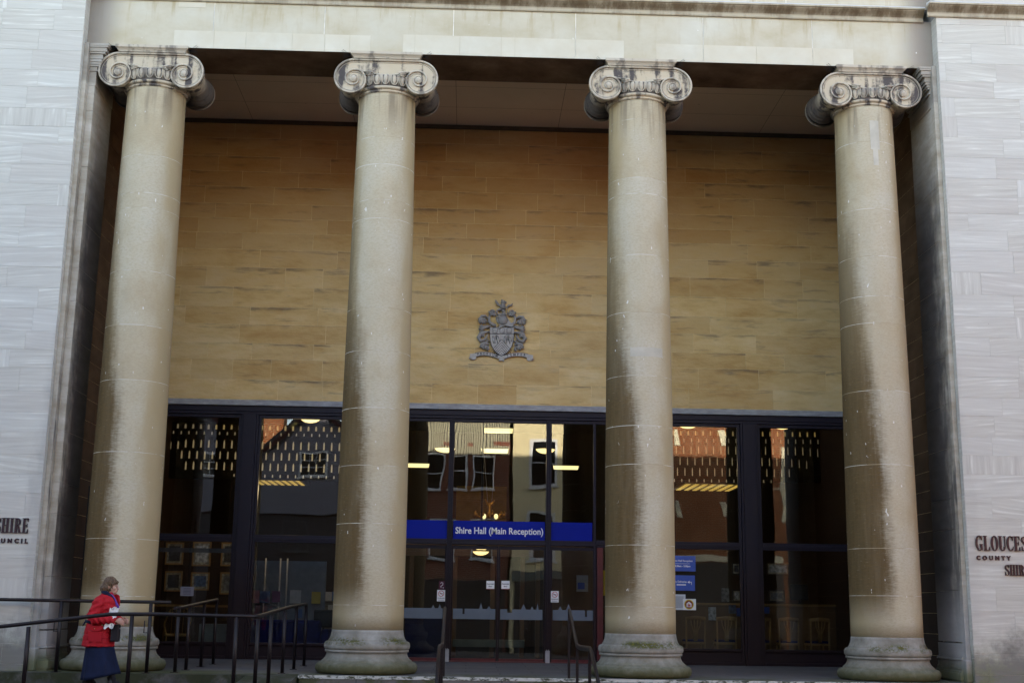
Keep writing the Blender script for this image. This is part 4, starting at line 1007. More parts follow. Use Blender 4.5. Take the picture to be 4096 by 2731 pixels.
for sx, nm in ((1, 'mantling'), (-1, 'mantling')):
    mb = MB()
    def X(x): return x if sx > 0 else 1630 - x
    def A_(a): return a if sx > 0 else 180 - a
    tb(mb, [(X(690), 690), (X(600), 660), (X(530), 600), (X(520), 500), (X(545), 440)], [26, 40, 36, 32, 26], -.05, 8)
    leaf(mb, X(575), 450, A_(65), 130, 6); tb(mb, [(X(620), 400), (X(640), 350), (X(600), 325), (X(565), 345)], [14, 20, 22, 14], -.06)
    leaf(mb, X(400), 520, A_(250), 150, 6, 30); tb(mb, [(X(320), 640), (X(318), 540), (X(350), 475), (X(440), 470), (X(490), 520)], [26, 34, 30, 30, 18], -.06, 8)
    tb(mb, [(X(560), 700), (X(450), 720), (X(350), 760), (X(310), 800)], [26, 44, 40, 24], -.05, 8); leaf(mb, X(400), 740, A_(190), 110, 5, 26)
    tb(mb, [(X(540), 830), (X(430), 840), (X(340), 880), (X(295), 960), (X(340), 1040), (X(420), 1020), (X(470), 960), (X(500), 880)], [20, 36, 44, 48, 42, 32, 26, 14], -.055, 8); leaf(mb, X(420), 860, A_(200), 120, 5, 26)
    tb(mb, [(X(535), 1110), (X(450), 1090), (X(370), 1110), (X(345), 1190)], [20, 44, 44, 30], -.05, 8); leaf(mb, X(430), 1120, A_(255), 120, 5, 30); tb(mb, [(X(500), 1150), (X(520), 1210), (X(490), 1255)], [26, 30, 32], -.055)
    tb(mb, [(X(500), 1000), (X(470), 1060), (X(545), 1030)], [20, 22, 16], -.055)
    mb.build(nm, M_ARMS, CA)
mb = MB()   # scroll: two swags and rolled ends
def swag(x0, y0, x1, y1, x2, y2, n=14):
    return [((1 - u) ** 2 * x0 + 2 * u * (1 - u) * x1 + u * u * x2, (1 - u) ** 2 * y0 + 2 * u * (1 - u) * y1 + u * u * y2) for u in [i / n for i in range(n + 1)]]
up_, lo_ = swag(220, 1320, 480, 1235, 770, 1365), swag(250, 1400, 480, 1320, 755, 1440)
poly2(mb, up_ + lo_[::-1], -.05, -.02); upr, lor = [(1630 - a, b) for a, b in up_], [(1630 - a, b) for a, b in lo_]
poly2(mb, (upr + lor[::-1])[::-1], -.05, -.02)
for sx in (1, -1):
    X = lambda x: x if sx > 0 else 1630 - x
    pp = [(X(110), 1335), (X(190), 1325), (X(195), 1440), (X(120), 1450)]; poly2(mb, pp if sx > 0 else pp[::-1], -.035, -.008)
    mb.tube([(q2(X(110), 1420)[0], -.02, q2(0, 1420)[1]), (q2(X(160), 1445)[0], -.05, q2(0, 1445)[1])], .03, 8)
    pp = [(X(195), 1320), (X(225), 1325), (X(255), 1440), (X(215), 1470), (X(160), 1460)]; poly2(mb, pp if sx > 0 else pp[::-1], -.045, -.01)
poly2(mb, [(760, 1360), (870, 1360), (858, 1430), (880, 1490), (815, 1475), (750, 1490), (772, 1430)], -.062, -.02)
mb.build('motto_scroll', M_ARML, CA)
mb = MB()
for Lq in (up_, lo_, upr, lor): tb(mb, Lq, 5, -.0505, 4)
mb.build('scroll_outline', M_ARMD, CA)
mb = MB()
for word, pts in (('PRORSUM', [(a, (b + d) / 2) for (a, b), (c, d) in zip(up_, lo_)]), ('SEMPER', [(a, (b + d) / 2) for (a, b), (c, d) in zip(upr, lor)][::-1])):
    for i, chh in enumerate(word):
        u = (.09 + .84 * (i + .5) / len(word)) * 14 if word == 'PRORSUM' else (.10 + .80 * (i + .5) / len(word)) * 14
        k = int(u); f = u - k; x = pts[k][0] * (1 - f) + pts[k + 1][0] * f; y = pts[k][1] * (1 - f) + pts[k + 1][1] * f
        sl_ = math.atan2(-(pts[k + 1][1] - pts[k][1]), pts[k + 1][0] - pts[k][0])
        c = q2(x, y + 26); mb.text(chh, (c[0], -.0525, c[1]), .072, .003, bold=.0015, rot=sl_)
mb.build('motto_lettering', M_ARMD, CA)

# ---- handrails -----------------------------------------------------------
def post(mb_parent, x, y, z0, z1, w=.058, plate=True):
    mb = MB(); mb.tube([(x, y, z0), (x, y, z1)], w / 2, 10)
    if plate: mb.box(x - .06, x + .06, y - .06, y + .06, z0, z0 + .010)
    return mb.build('post', M_RAIL, mb_parent)
t = thing('ramp_handrail', 'black tubular handrail in front of the walking person, curving in towards the entrance', 'handrail', (0, 0, 0))
def rampz(x): return -.13 if x > -4.6 else -.13 + (x + 4.6) * .05
YA = -3.4
rail = [(-12, YA, rampz(-12) + .955), (-7.5, YA, rampz(-7.5) + .95), (-6.5, YA, rampz(-6.5) + .95), (-5.0, YA, .915), (-4.4, YA, .925), (-3.5, YA, .915), (-3.12, YA, .912), (-2.99, YA + .06, .912), (-2.955, YA + .2, .915), (-2.96, -2.0, .965), (-2.98, .2, 1.05), (-2.985, 2.30, 1.105), (-2.985, 2.37, 1.10), (-2.985, 2.39, 1.06), (-2.985, 2.39, .98)]
mb = MB(); mb.tube(rail, .028, 12); mb.build('top_rail', M_RAIL, t)
for px in (116, 527, 946):
    x = at(px, 2490, Y=YA).x; post(t, x, YA, rampz(x), .90 if x > -5.5 else rampz(x) + .935)
for y, z0, z1 in ((YA + .22, -.13, .90), (-1.95, -.085, .95), (-.5, .0, 1.01), (.9, .0, 1.06), (2.28, .0, 1.09)): post(t, -2.965, y, z0, z1)
t = thing('ramp_handrail', 'black tubular handrail behind the walking person along the mossy ledge', 'handrail', (0, 0, 0))
mb = MB(); mb.tube([(-14, -.95, 1.115), (-4.72, -.95, 1.095)], .028, 12); mb.build('top_rail', M_RAIL, t)
mb = MB(); mb.tube([(-4.66, -.9, 1.005), (-4.66, -.5, 1.015), (-4.66, 2.5, 1.165), (-4.66, 2.58, 1.15), (-4.66, 2.6, 1.08)], .026, 12); mb.build('return_rail', M_RAIL, t)
PXR = [at(q_, 2450, Y=-.95).x for q_ in (243, 602)]
for x in (-11.3, -9.7, -8.1, PXR[0], PXR[1]): post(t, x, -.95, 0, 1.085)
for x in PXR:
    mb = MB(); mb.tube([(x, -.97, .62), (x - .075, -.98, .62), (x - .075, -.98, .80)], .009, 6); mb.build('bracket', M_RAIL, t)
for y, z in ((-.62, 1.0), (.2, 1.04), (1.4, 1.10), (2.5, 1.15)): post(t, -4.66, y, 0, z)
def stair_rail(dx, label):
    t = thing('stair_handrail', label, 'handrail', (dx, -.85, 0), group='handrails of the front steps')
    mb = MB(); mb.tube([(0, -.0, 1.02), (0, -.02, 1.06), (0, -.10, 1.05), (0, -1.5, .55), (0, -2.0, .535), (0, -3.55, .56), (0, -3.75, .53), (0, -5.1, .02), (0, -5.15, -.1)], .030, 10, sq=(.8, 1.25)); mb.build('top_rail', M_RAIL, t)
    for y, z0, z1 in ((.0, 0, 1.03), (-1.55, -.45, .53), (-3.5, -.45, .54), (-4.95, -.86, .06)):
        mb = MB(); mb.box(-.02, .02, y - .02, y + .02, z0, z1); mb.build('post', M_RAIL, t)
    return t
h1 = stair_rail(at(2276, 2600, Y=-.85).x, 'dark metal stair handrail standing in front of the third column')
h2 = copy_tree(h1); h2.location.x = at(1776, 2600, Y=-.85).x; h2['label'] = 'dark metal stair handrail standing in front of the door post beside the second column'
# thin black pole by the left pilaster
p0, p1 = at(355, 1943, Y=.75), at(320, 2440, Y=.75)
mb = MB(); mb.box(p1.x - .022, p1.x + .022, .73, .775, 0, p0.z); mb.box(p1.x - .06, p1.x + .06, .70, .80, 0, .012); tag(mb.build('flag_pole', M_BLACK), 'thin square black pole standing in the dark corner beside the first column', 'pole')

# ================================================================== street buildings opposite (they stand behind the viewer and show in the glass)
YO = -24.06
M_CREAM = plain('cream_render', (.70, .60, .36), .85, .2, .06, .8); M_GREY = plain('grey_render', (.20, .195, .225), .9, .2, .08, .8)
M_BRK = m_brick('red_brick', (.27, .07, .020), (.20, .052, .018), (.30, .22, .13), .23, .08); M_BRD = m_brick('dark_brick', (.20, .045, .022), (.15, .036, .02), (.28, .2, .15), .23, .08)
M_CORR = NT('ribbed_roof_sheet', .7, .3); _P = M_CORR.pos(); _x, _y, _z = M_CORR.xyz(_P)
_w = M_CORR.math('SINE', M_CORR.math('MULTIPLY', _x, 55.0)); M_CORR.color(M_CORR.mix(M_CORR.mr(_w, .1, .8), (.36, .33, .22), (.035, .032, .025))); M_CORR = M_CORR.mat
M_SLATE = plain('roof_slate', (.06, .055, .055), .8, .3, .3, 5); M_WFR = plain('white_sash', (.62, .62, .62), .5, .4, .04); M_PANE = plain('dark_window_glass', (.006, .007, .009), .08, .5, .1); M_STONE2 = plain('cream_stone', (.62, .56, .40), .85, .2, .08)
M_DARKSH = plain('shopfront_dark', (.028, .024, .022), .5, .4, .2)
M_ORN = NT('painted_bargeboard', .6, .3); _v = M_ORN.n('ShaderNodeTexVoronoi'); _v.inputs['Scale'].default_value = 3.2; M_ORN.color(M_ORN.ramp(_v.outputs['Distance'], [(.22, (.40, .32, .10)), (.26, (.06, .012, .010))])); M_ORN = M_ORN.mat
def opp(name, label, x0, x1, h, mat, cat='building', depth=9.0):
    t = thing(name, label, cat, ((x0 + x1) / 2, YO, -.86), group='street buildings mirrored in the entrance glass'); t['_c'] = 0; del t['_c']
    return t
def opart(t, mb, name, mat):
    o = mb.build(name, mat, t); o.matrix_parent_inverse = Matrix.Translation(-t.location); return o
def owin(t, x0, x1, z0, z1, nx=1, nz=2, f=.07, mat=None):
    mb = MB(); y = YO + .05
    mb.box(x0 - f, x0, YO - .01, y, z0 - f, z1 + f); mb.box(x1, x1 + f, YO - .01, y, z0 - f, z1 + f); mb.box(x0, x1, YO - .01, y, z1, z1 + f); mb.box(x0, x1, YO - .01, y, z0 - f, z0); mb.box(x0 - f * 1.6, x1 + f * 1.6, YO - .01, y + .08, z0 - f - .07, z0 - f)
    for i in range(1, nx): xx = x0 + (x1 - x0) * i / nx; mb.box(xx - .015, xx + .015, YO, y - .015, z0, z1)
    for j in range(1, nz): zz = z0 + (z1 - z0) * j / nz; mb.box(x0, x1, YO, y - .012, zz - .02, zz + .02)
    w = opart(t, mb, 'window', mat or M_WFR)
    mb = MB(); mb.box(x0, x1, YO - .01, YO + .012, z0, z1); pn = mb.build('pane', M_PANE, w)
ZB = -.86
nb = thing('shade_block', 'unseen dark brick block added to shade the left end of the building', 'building', (-24, -4, -.86)); mb = MB(); mb.box(-34, -16.8, -7.5, 3, ZB, 6.5); opart(nb, mb, 'wall', M_BRD); mb = MB(); mb.prism([(-7.8, 6.5), (3.2, 6.5), (-2.2, 9)], -34.2, -16.6, plane='YZ'); opart(nb, mb, 'roof', M_SLATE)  # unseen block, added only to darken the lower left of the facade
t = opp('gabled_house', 'grey rendered house with two painted gables mirrored in the left windows', -15, -4.4, 9.9, M_GREY)
mb = MB(); mb.box(-15, -4.4, YO - 9, YO, ZB, 7.6)
for c in (-12.0, -6.85): mb.prism([(c - 2.6, 7.6), (c + 2.6, 7.6), (c, 9.85)], YO - 9, YO - .002)
opart(t, mb, 'wall', M_GREY)
for c in (-12.0, -6.85):
    mb = MB()
    for s in (-1, 1): mb.prism([(c, 9.85), (c + s * 2.85, 7.35), (c + s * 2.85, 7.55), (c, 10.05)][::(1 if s > 0 else -1)], YO - 9.1, YO + .25)
    rf = opart(t, mb, 'roof', M_SLATE)
    mb = MB()
    for s in (-1, 1): mb.prism([(c, 9.82), (c, 9.60), (c + s * 2.76, 7.2), (c + s * 2.83, 7.38)][::(-1 if s > 0 else 1)], YO + .18, YO + .26)
    mb.build('bargeboard', M_ORN, rf)
mb = MB(); mb.box(-9.75, -8.75, YO - 3, YO - 2, 7.0, 11.4); mb.box(-9.82, -8.68, YO - 3.07, YO - 1.93, 11.4, 11.6); opart(t, mb, 'chimney', M_BRK)
for x0, x1, z0, z1 in ((-12.3, -11.0, 6.75, 7.6), (-7.45, -6.35, 6.78, 7.72), (-12.4, -11.2, 3.6, 4.7), (-8.1, -7.1, 3.5, 4.7), (-5.6, -4.9, 3.5, 4.7)): owin(t, x0, x1, z0, z1, 3, 3, mat=None if z0 > 5 else plain('dark_sash', (.09, .085, .085), .5, .3))
mb = MB(); mb.box(-15, -4.4, YO + .002, YO + .16, 5.06, 5.30); opart(t, mb, 'ledge', M_GREY)
mb = MB(); mb.box(-14.9, -4.5, YO + .002, YO + .03, 2.21, 5.05); opart(t, mb, 'dark_band', plain('band_dark', (.055, .05, .052), .8, .2))  # band darker than the grey wall above the ledge
mb = MB(); mb.box(-14.6, -4.8, YO + .002, YO + .06, ZB, 2.2); opart(t, mb, 'shopfront', M_DARKSH)
t = opp('mansard_building', 'dark brick building with ribbed mansard roof mirrored above the entrance doors', -4.3, 1.75, 10, M_BRD)
mb = MB(); mb.box(-4.3, 1.75, YO - 9, YO, ZB, 7.85); mb.box(.98, 1.75, YO - 1, YO + .001, 7.85, 8.35); mb.box(-1.15, -.85, YO - .6, YO + .001, 7.85, 8.3); mb.box(-.15, .12, YO - .6, YO + .001, 7.85, 8.3); opart(t, mb, 'wall', M_BRD)
mb = MB(); mb.prism([(YO + .12, 7.80), (YO - 1.3, 12.2), (YO - 9, 12.4), (YO - 9, 7.80)], -4.3, 1.72, plane='YZ'); opart(t, mb, 'roof', M_CORR)
for x0, x1 in ((-3.9, -3.1), (-1.95, -1.22), (-.75, -.2), (.17, .98)): owin(t, x0, x1, 6.3, 7.70)
for x0, x1 in ((-3.6, -2.6), (-1.7, -.6), (.1, 1.1)): owin(t, x0, x1, 3.2, 4.9)
mb = MB(); mb.box(-4.2, 1.6, YO + .002, YO + .08, ZB, 2.3); opart(t, mb, 'shopfront', M_DARKSH)
t = opp('rendered_building', 'cream rendered building with sash windows mirrored beside the entrance doors', 1.9, 8.3, 11, M_CREAM)
mb = MB(); mb.box(1.9, 8.3, YO - 9, YO, ZB, 11.2); opart(t, mb, 'wall', M_CREAM)
mb = MB(); mb.box(1.85, 8.35, YO - 9, YO + .25, 11.2, 11.5); mb.prism([(YO + .2, 11.5), (YO - 9, 11.5), (YO - 4.5, 14.5)], 1.9, 8.3, plane='YZ'); opart(t, mb, 'roof', M_SLATE)
for x0, x1 in ((2.72, 3.72), (5.4, 6.4), (7.1, 7.9)): owin(t, x0, x1, 6.55, 8.38, f=.11); owin(t, x0, x1, 3.3, 5.15, f=.11)
mb = MB(); mb.box(2.0, 8.2, YO + .002, YO + .10, 2.35, 2.75); opart(t, mb, 'shop_fascia', plain('fascia_green', (.10, .12, .11), .6, .3)); mb = MB(); mb.box(2.1, 8.1, YO + .002, YO + .05, ZB, 2.34); opart(t, mb, 'shopfront', M_DARKSH)
t = opp('brick_building', 'orange brick building with cream stone blocks mirrored in the right windows', 8.4, 14.15, 11, M_BRK)
mb = MB(); mb.box(8.4, 14.15, YO - 9, YO, ZB, 11.6); opart(t, mb, 'wall', M_BRK)
mb = MB(); mb.box(8.35, 14.2, YO - 9, YO + .2, 11.6, 12.0); opart(t, mb, 'parapet', M_STONE2)
mb = MB()
for zt in (8.45, 5.25):
    for (a, b, c, d) in ((9.08, 9.42, 9.12, 9.30), (11.28, 11.62, 11.05, 11.36)): mb.prism([(a, zt), (b, zt), (d, zt + .65), (c, zt + .65)], YO - .01, YO + .03)
mb.box(13.9, 14.16, YO - .01, YO + .02, 5, 8.4); mb.box(8.4, 14.15, YO - .01, YO + .05, 6.45, 6.52); mb.box(8.7, 13.8, YO - .01, YO + .06, 3.25, 3.5); opart(t, mb, 'stone_dressing', M_STONE2)
mb = MB(); mb.box(8.6, 13.9, YO + .002, YO + .04, ZB, 3.2); opart(t, mb, 'shopfront', M_DARKSH)
t = opp('corner_block', 'plain dark brick block at the far right of the street opposite', 14.3, 34, 10, M_BRD); mb = MB(); mb.box(14.4, 36, YO - 9, YO - .4, ZB, 12.2); opart(t, mb, 'wall', M_BRD)
for i in range(6): owin(t, 15.5 + 3.2 * i, 16.8 + 3.2 * i, 4, 5.8)
t = opp('terrace_block', 'plain grey terrace at the far left of the street opposite', -34, -15.1, 9, M_GREY); mb = MB(); mb.box(-36, -15.1, YO - 9, YO - .2, ZB, 11.4); opart(t, mb, 'wall', M_GREY)
for i in range(6): owin(t, -33 + 3.0 * i, -31.7 + 3.0 * i, 4, 5.8)

# ================================================================== reception hall behind the glass
M_PANEL = m_wood('wall_panel_wood', (.024, .011, .006), (.042, .020, .010), .6); M_OAK = m_wood('oak_wood', (.26, .145, .05), (.36, .215, .085)); M_CARPET = plain('carpet_dark', (.022, .022, .03), .95, .1, .3, 8)
M_INCEIL = plain('hall_ceiling', (.07, .062, .055), .9, .1); M_WARM = glow('warm_lamp', (1.0, .70, .26), .42); M_TUBE = glow('strip_lamp', (1.0, .80, .34), .30); M_SLOT = glow('slot_lamp', (1.0, .72, .34), .032); M_LOUV = glow('louvre_lamp', (1.0, .62, .12), .16)
YB = 17.0; ZC = 6.4
rm = MB()
rm.box(XF0 - .2, XF1 + .2, YB, YB + .2, 0, ZC); rm.box(XF0 - .25, XF0, 5.45, YB, 0, ZC); rm.box(XF1, XF1 + .25, 5.45, YB, 0, ZC); rm.build('hall_wall', M_PANEL, B)
rm = MB(); rm.box(XF0 - .2, XF1 + .2, 5.405, YB + .2, ZC, ZC + .2); rm.build('hall_ceiling', M_INCEIL, B)
rm = MB(); rm.box(XF0 - .2, XF1 + .2, 5.0, YB + .2, -.2, -.003); rm.build('hall_floor', M_CARPET, B)
def slab(name, label, cat, r, Y, mat, depth=.05, group=None):
    x0, x1, z0, z1 = r; mb = MB(); mb.box(x0, x1, Y, Y + depth, z0, z1, bev=min(.006, depth / 4)); return tag(mb.build(name, mat), label, cat, group)
# hanging screens pierced by rows of small lamps
def screen(label, crop, cells, x0, x1, Y):
    t = thing('pierced_light_screen', label, 'light screen', (x0, Y, 3.4), group='pierced light screens')
    zs = [at(*cr(crop, 600, y), Y=Y).z for y in (250, 880)]
    mb = MB(); mb.box(0, x1 - x0, 0, .06, zs[1] - 3.4, zs[0] - 3.4); mb.build('board', plain('screen_board', (.010, .009, .008), .9, .1), t)
    mb = MB()
    for (x, y, w, h, k) in cells:
        p = at(*cr(crop, x, y), Y=Y - .004); q = at(*cr(crop, x + w, y + h), Y=Y - .004)
        a, b, c, d = p.x - x0, q.x - x0, q.z - 3.4, p.z - 3.4; m = k
        mb.add([(a, -.004, c), (b, -.004, c), (b, -.004, c + (d - c) * .7), ((a + b) / 2 + (b - a) * .2, -.004, d), ((a + b) / 2 - (b - a) * .2, -.004, d), (a, -.004, c + (d - c) * .7)], [(0, 1, 2, 3, 4, 5)], m)
        mb.add([(a - .004, -.012, c - .002), (b + .004, -.012, c - .002), (b + .004, -.012, c + .002), (a - .004, -.012, c + .002)], [(0, 1, 2, 3)], 2)
    mb.build('slot_lamps', [M_SLOT, glow('slot_lamp_amber', (1.0, .62, .16), .04), glow('slot_lamp_dim', (1, .75, .42), .02)], t)
cells = []
rnd = random.Random(4)
for row, (y0, h, off) in enumerate(((275, 55, 20), (355, 35, 60), (450, 92, 25), (575, 92, 65), (695, 92, 25), (822, 35, 50))):
    n = 30
    for i in range(n):
        x = 120 + off + 86 * i - 8; yy = y0 + (x - 900) * .022; mm = 0 if row in (2, 3, 4) else (1 if row == 0 else 2)
        if row == 0 and (x < 700 and x > 100): mm = 2
        if row >= 3 and x < 300 + 90 * (row - 3): continue
        if row == 2 and x < 350: yy += 20
        if row == 5 and x < 900: continue
        cells.append((x, yy, 12 if row else 18, h * rnd.uniform(.9, 1), mm))
screen('dark screen pierced by rows of slot lamps behind the left windows', KZ6, [c for c in cells if c[0] < 2350], at(*cr(KZ6, 60, 500), Y=9.0).x, at(*cr(KZ6, 2380, 500), Y=9.0).x, 9.0)
cells = []
for row, (y0, h, off) in enumerate(((305, 55, 70), (390, 50, 110), (480, 92, 20), (610, 92, 65), (735, 92, 35), (865, 35, 85))):
    for i in range(26):
        x = -300 + off + 86.5 * i; yy = y0 + (x - 1000) * .012; mm = 0 if row in (2, 3, 4) else (1 if row == 0 else 2)
        lim = (1960, 1850, 1800, 1600, 1400, 1180)[row]
        if x > lim: continue
        if x > lim - 280 and row in (2, 3): yy += (x - lim + 280) * .1
        if x > lim - 250: mm = 2
        cells.append((x, yy, 12 if row else 18, h, mm))
screen('dark screen pierced by rows of slot lamps behind the right windows', KZ7, cells, at(*cr(KZ7, -320, 500), Y=9.0).x, at(*cr(KZ7, 1990, 500), Y=9.0).x, 9.0)
# amber louvred ceiling lights
for lab, crop, xs, y0, y1 in (('left', KZ6, (1120, 1660), 892, 958), ('right', KZ7, (180, 900), 934, 1003)):
    z = 4.1; a = at(*cr(crop, xs[0], y0), Z=z); b = at(*cr(crop, xs[1], y0), Z=z); c = at(*cr(crop, xs[0], y1), Z=z)
    Y0, Y1 = min(a.y, c.y), max(a.y, c.y); Y1 = min(Y1, YB - .3)
    t = thing('louvred_light', 'amber louvred ceiling light glowing behind the %s windows' % lab, 'ceiling light', (a.x, Y0, z), group='amber louvred ceiling lights')
    mb = MB(); W = b.x - a.x; n = 7
    for i in range(n): mb.box(W * i / n + .02, W * (i + .62) / n, 0, Y1 - Y0, .03, .04)
    mb.build('diffuser', M_LOUV, t)
    mb = MB(); mb.box(-.05, W + .05, -.05, Y1 - Y0 + .05, .05, .12)
    for j in range(7): mb.box(0, W, (Y1 - Y0) * j / 6 - .015, (Y1 - Y0) * j / 6 + .015, .022, .026)
    mb.build('housing', M_BLACK, t)
# strip lights and bowl lights over the reception
def strip(crop, x0, x1, y0, y1, Y, lab):
    r = rect(crop, x0, y0, x1, y1, Y); x0, x1, z0, z1 = r
    t = thing('strip_light', lab, 'strip light', ((x0 + x1) / 2, Y, z0), group='strip lights over the reception'); w = (x1 - x0) / 2; h = z1 - z0
    mb = MB(); mb.prism([(-w * .94, 0), (w * .94, 0), (w, h), (-w, h)], -.07, .07); mb.build('diffuser', M_TUBE, t)
    mb = MB(); mb.box(-w, w, -.08, .08, h + .002, h + .03); mb.box(-.015, .015, -.015, .015, h + .03, ZC - z0); mb.build('housing', M_BLACK, t)
strip(KZ5, 875, 1185, 243, 290, 9.0, 'upper long strip light glowing above the double doors'); strip(KZ5, 850, 1132, 456, 502, 10.0, 'lower long strip light glowing above the double doors')
strip(KZ5, 20, 305, 610, 650, 8.0, 'strip light glowing beside the second column'); strip(KZ5, 1602, 1866, 634, 672, 8.0, 'strip light glowing beside the third column')
def bowl(crop, xc, y0, y1, w, Y, lab, drop=True):
    p = at(*cr(crop, xc - w / 2, y0), Y=Y); q = at(*cr(crop, xc + w / 2, y1), Y=Y); r = (q.x - p.x) / 2; h = p.z - q.z
    t = thing('bowl_light', lab, 'pendant light', ((p.x + q.x) / 2, Y, q.z), group='glowing bowl lights')
    mb = MB(); mb.lathe([(.01, 0), (r * .35, h * .06), (r * .62, h * .25), (r * .84, h * .55), (r, h)], 28, caps=True); mb.build('bowl', M_WARM, t)
    mb = MB(); mb.lathe([(r * 1.02, h), (r * 1.02, h + .02), (.02, h + .05), (.02, ZC - q.z)], 20); mb.build('hanger', M_BLACK, t)
bowl(KZ6, 1795, 205, 255, 222, 7.5, 'bright bowl light at the top of the window left of the second column'); bowl(KZ7, 210, 228, 270, 230, 7.5, 'bright bowl light at the top of the window right of the third column'); bowl(KZ7, 1311, 238, 282, 230, 7.5, 'bright bowl light at the top of the far right window')
bowl(KZ5, 470, 455, 495, 210, 8.5, 'bowl light cut by the left mullion above the blue sign'); bowl(KZ5, 1520, 462, 507, 200, 8.5, 'bowl light cut by the right mullion above the blue sign')
bowl(K7, 1050, 648, 673, 106, 7.0, 'upper bowl light seen through the top of the double doors'); bowl(K7, 1047, 680, 706, 108, 7.0, 'lower bowl light seen through the top of the double doors')
# gilt chandelier
p = at(*cr(KZ5, 935, 1190), Y=10.5); t = thing('chandelier', 'gilt chandelier with two glowing bulbs hanging above the blue sign', 'chandelier', (p.x, 10.5, p.z))
M_GILT = plain('gilt_metal', (.42, .22, .04), .35, .5, .3, 9, metal=.8)
mb = MB()
for i in range(9):
    a = i * 2 * math.pi / 9; mb.tube([(.05 * math.cos(a), .05 * math.sin(a), .12), (.2 * math.cos(a), .2 * math.sin(a), .02), (.34 * math.cos(a), .34 * math.sin(a), .08), (.40 * math.cos(a), .40 * math.sin(a), .16), (.36 * math.cos(a), .36 * math.sin(a), .2)], [.02, .025, .02, .03, .012], 6); mb.ball((.37 * math.cos(a), .37 * math.sin(a), .1), .055, 8, 6)
mb.lathe([(.05, 0), (.09, .08), (.04, .2), (.05, .32), (.02, .42)], 14); mb.tube([(-.12, 0, .5), (-.03, 0, .34), (.05, 0, .38), (.12, 0, .48)], [.015, .04, .05, .015], 7); mb.build('frame', M_GILT, t)
mb = MB(); mb.ball((-.14, -.28, .05), (.05, .05, .07)); mb.ball((.16, -.28, .05), (.05, .05, .07)); mb.build('bulbs', M_TUBE, t)
mb = MB(); mb.tube([(-.05, 0, .4), (-.3, .02, ZC - p.z)], .006, 4); mb.tube([(.05, 0, .4), (.2, .02, ZC - p.z)], .006, 4); mb.build('wires', M_STEEL, t)
mb = MB(); mb.box(-.35, 1.0, 12.4, 12.5, 3.1, 4.3); mb.box(-.35, 1.0, 12.35, 12.4, 3.9, 4.0); tag(mb.build('glow_panel', plain('glow_ochre', (.16, .11, .03), .8, .2)), 'ochre panel coloured for the lamplit ceiling behind the chandelier', 'bulkhead')  # added panel; golden lamplight on the ceiling put into its colour
# inner lobby of the entrance
def jamb(x, w, Y, h): mb.box(x - w / 2, x + w / 2, Y, Y + .12, 0, h)
mb = MB()
for px in (575, 870, 1125, 1325, 1430, 1640): jamb(at(*cr(K7, px, 1000), Y=8.0).x, .10, 8.0, 2.25)
mb.box(-1.6, 2.7, 7.98, 8.14, 2.26, 2.42); mb.box(-1.6, 2.7, 7.97, 8.15, 2.48, 2.56)
tag(mb.build('lobby_screen', m_wood('lobby_wood', (.10, .05, .02), (.16, .085, .035))), 'brown timber lobby screen seen through the double doors', 'screen')
slab('partition', 'dark blue partition seen through the left side door', 'partition', rect(K7, 540, 1122, 780, 1400, 6.6), 6.6, plain('navy_panel', (.008, .010, .055), .6, .3), .08)
slab('cabinet', 'long low pale green counter front seen through the double doors', 'counter', rect(K7, 858, 1268, 1340, 1325, 7.6), 7.6, plain('sage_panel', (.15, .17, .14), .7, .2), .2)
b_ = slab('cabinet', 'brown timber cabinet seen through the right side door', 'cabinet', rect(K7, 1520, 660, 1800, 1400, 7.2), 7.2, m_wood('lobby_wood2', (.085, .045, .022), (.12, .066, .034)), .25)
r = rect(K7, 1690, 838, 1768, 950, 7.1); t = notice(r, 7.1, 'poster', 'pale framed poster on the brown cabinet behind the right side door', plain('pale_poster', (.30, .33, .36), .6, .3), lambda t, w, h: board('picture', None, None, (-w * .4, w * .2, h * .15, h * .55), -.003, M_BLUE2, parent=t))
r = rect(K7, 1864, 806, 1888, 975, YG + .05); slab('yellow_notice', 'bright yellow notice half hidden by the third column', 'notice', r, YG + .05, M_YEL, .004)
# seats, counter and papers behind the right windows
def chair(x, y, rz, label):
    t = thing('wooden_chair', label, 'chair', (x, y, 0), rz, group='wooden chairs along the right windows')
    for sx in (-1, 1):
        mb = MB(); mb.tube([(sx * .20, -.20, 0), (sx * .20, -.20, .45), (sx * .205, -.235, .95)], .019, 8); mb.build('rear_leg', M_OAK, t)
        mb = MB(); mb.tube([(sx * .20, .20, 0), (sx * .20, .20, .44)], .018, 8); mb.build('front_leg', M_OAK, t)
    mb = MB(); mb.box(-.22, .22, -.21, .23, .40, .445, bev=.008); mb.build('seat_frame', M_OAK, t)
    mb = MB(); mb.box(-.205, .205, -.18, .22, .447, .495, bev=.015); mb.build('seat', plain('seat_blue', (.012, .014, .10), .9, .1), t)
    mb = MB(); mb.tube([(-.215, -.235, .93), (0, -.27, .955), (.215, -.235, .93)], .03, 8, sq=(.5, 1.4)); mb.build('top_rail', M_OAK, t)
    mb = MB()
    for dx in (-.085, -.03, .03, .085): mb.tube([(dx * .35, -.20, .47), (dx * .45, -.225, .66), (dx * 1.1, -.245, .80), (dx * 1.3, -.255, .935)], .012, 6)
    mb.build('splat', M_OAK, t); return t
ch_lab = ['oak chair under the paper notices nearest the third column', 'oak chair second from the third column left of the wide mullion', 'oak chair half hidden behind the wide right mullion', 'oak chair in front of the dark monitor', 'oak chair nearest the fourth column']
c0 = None
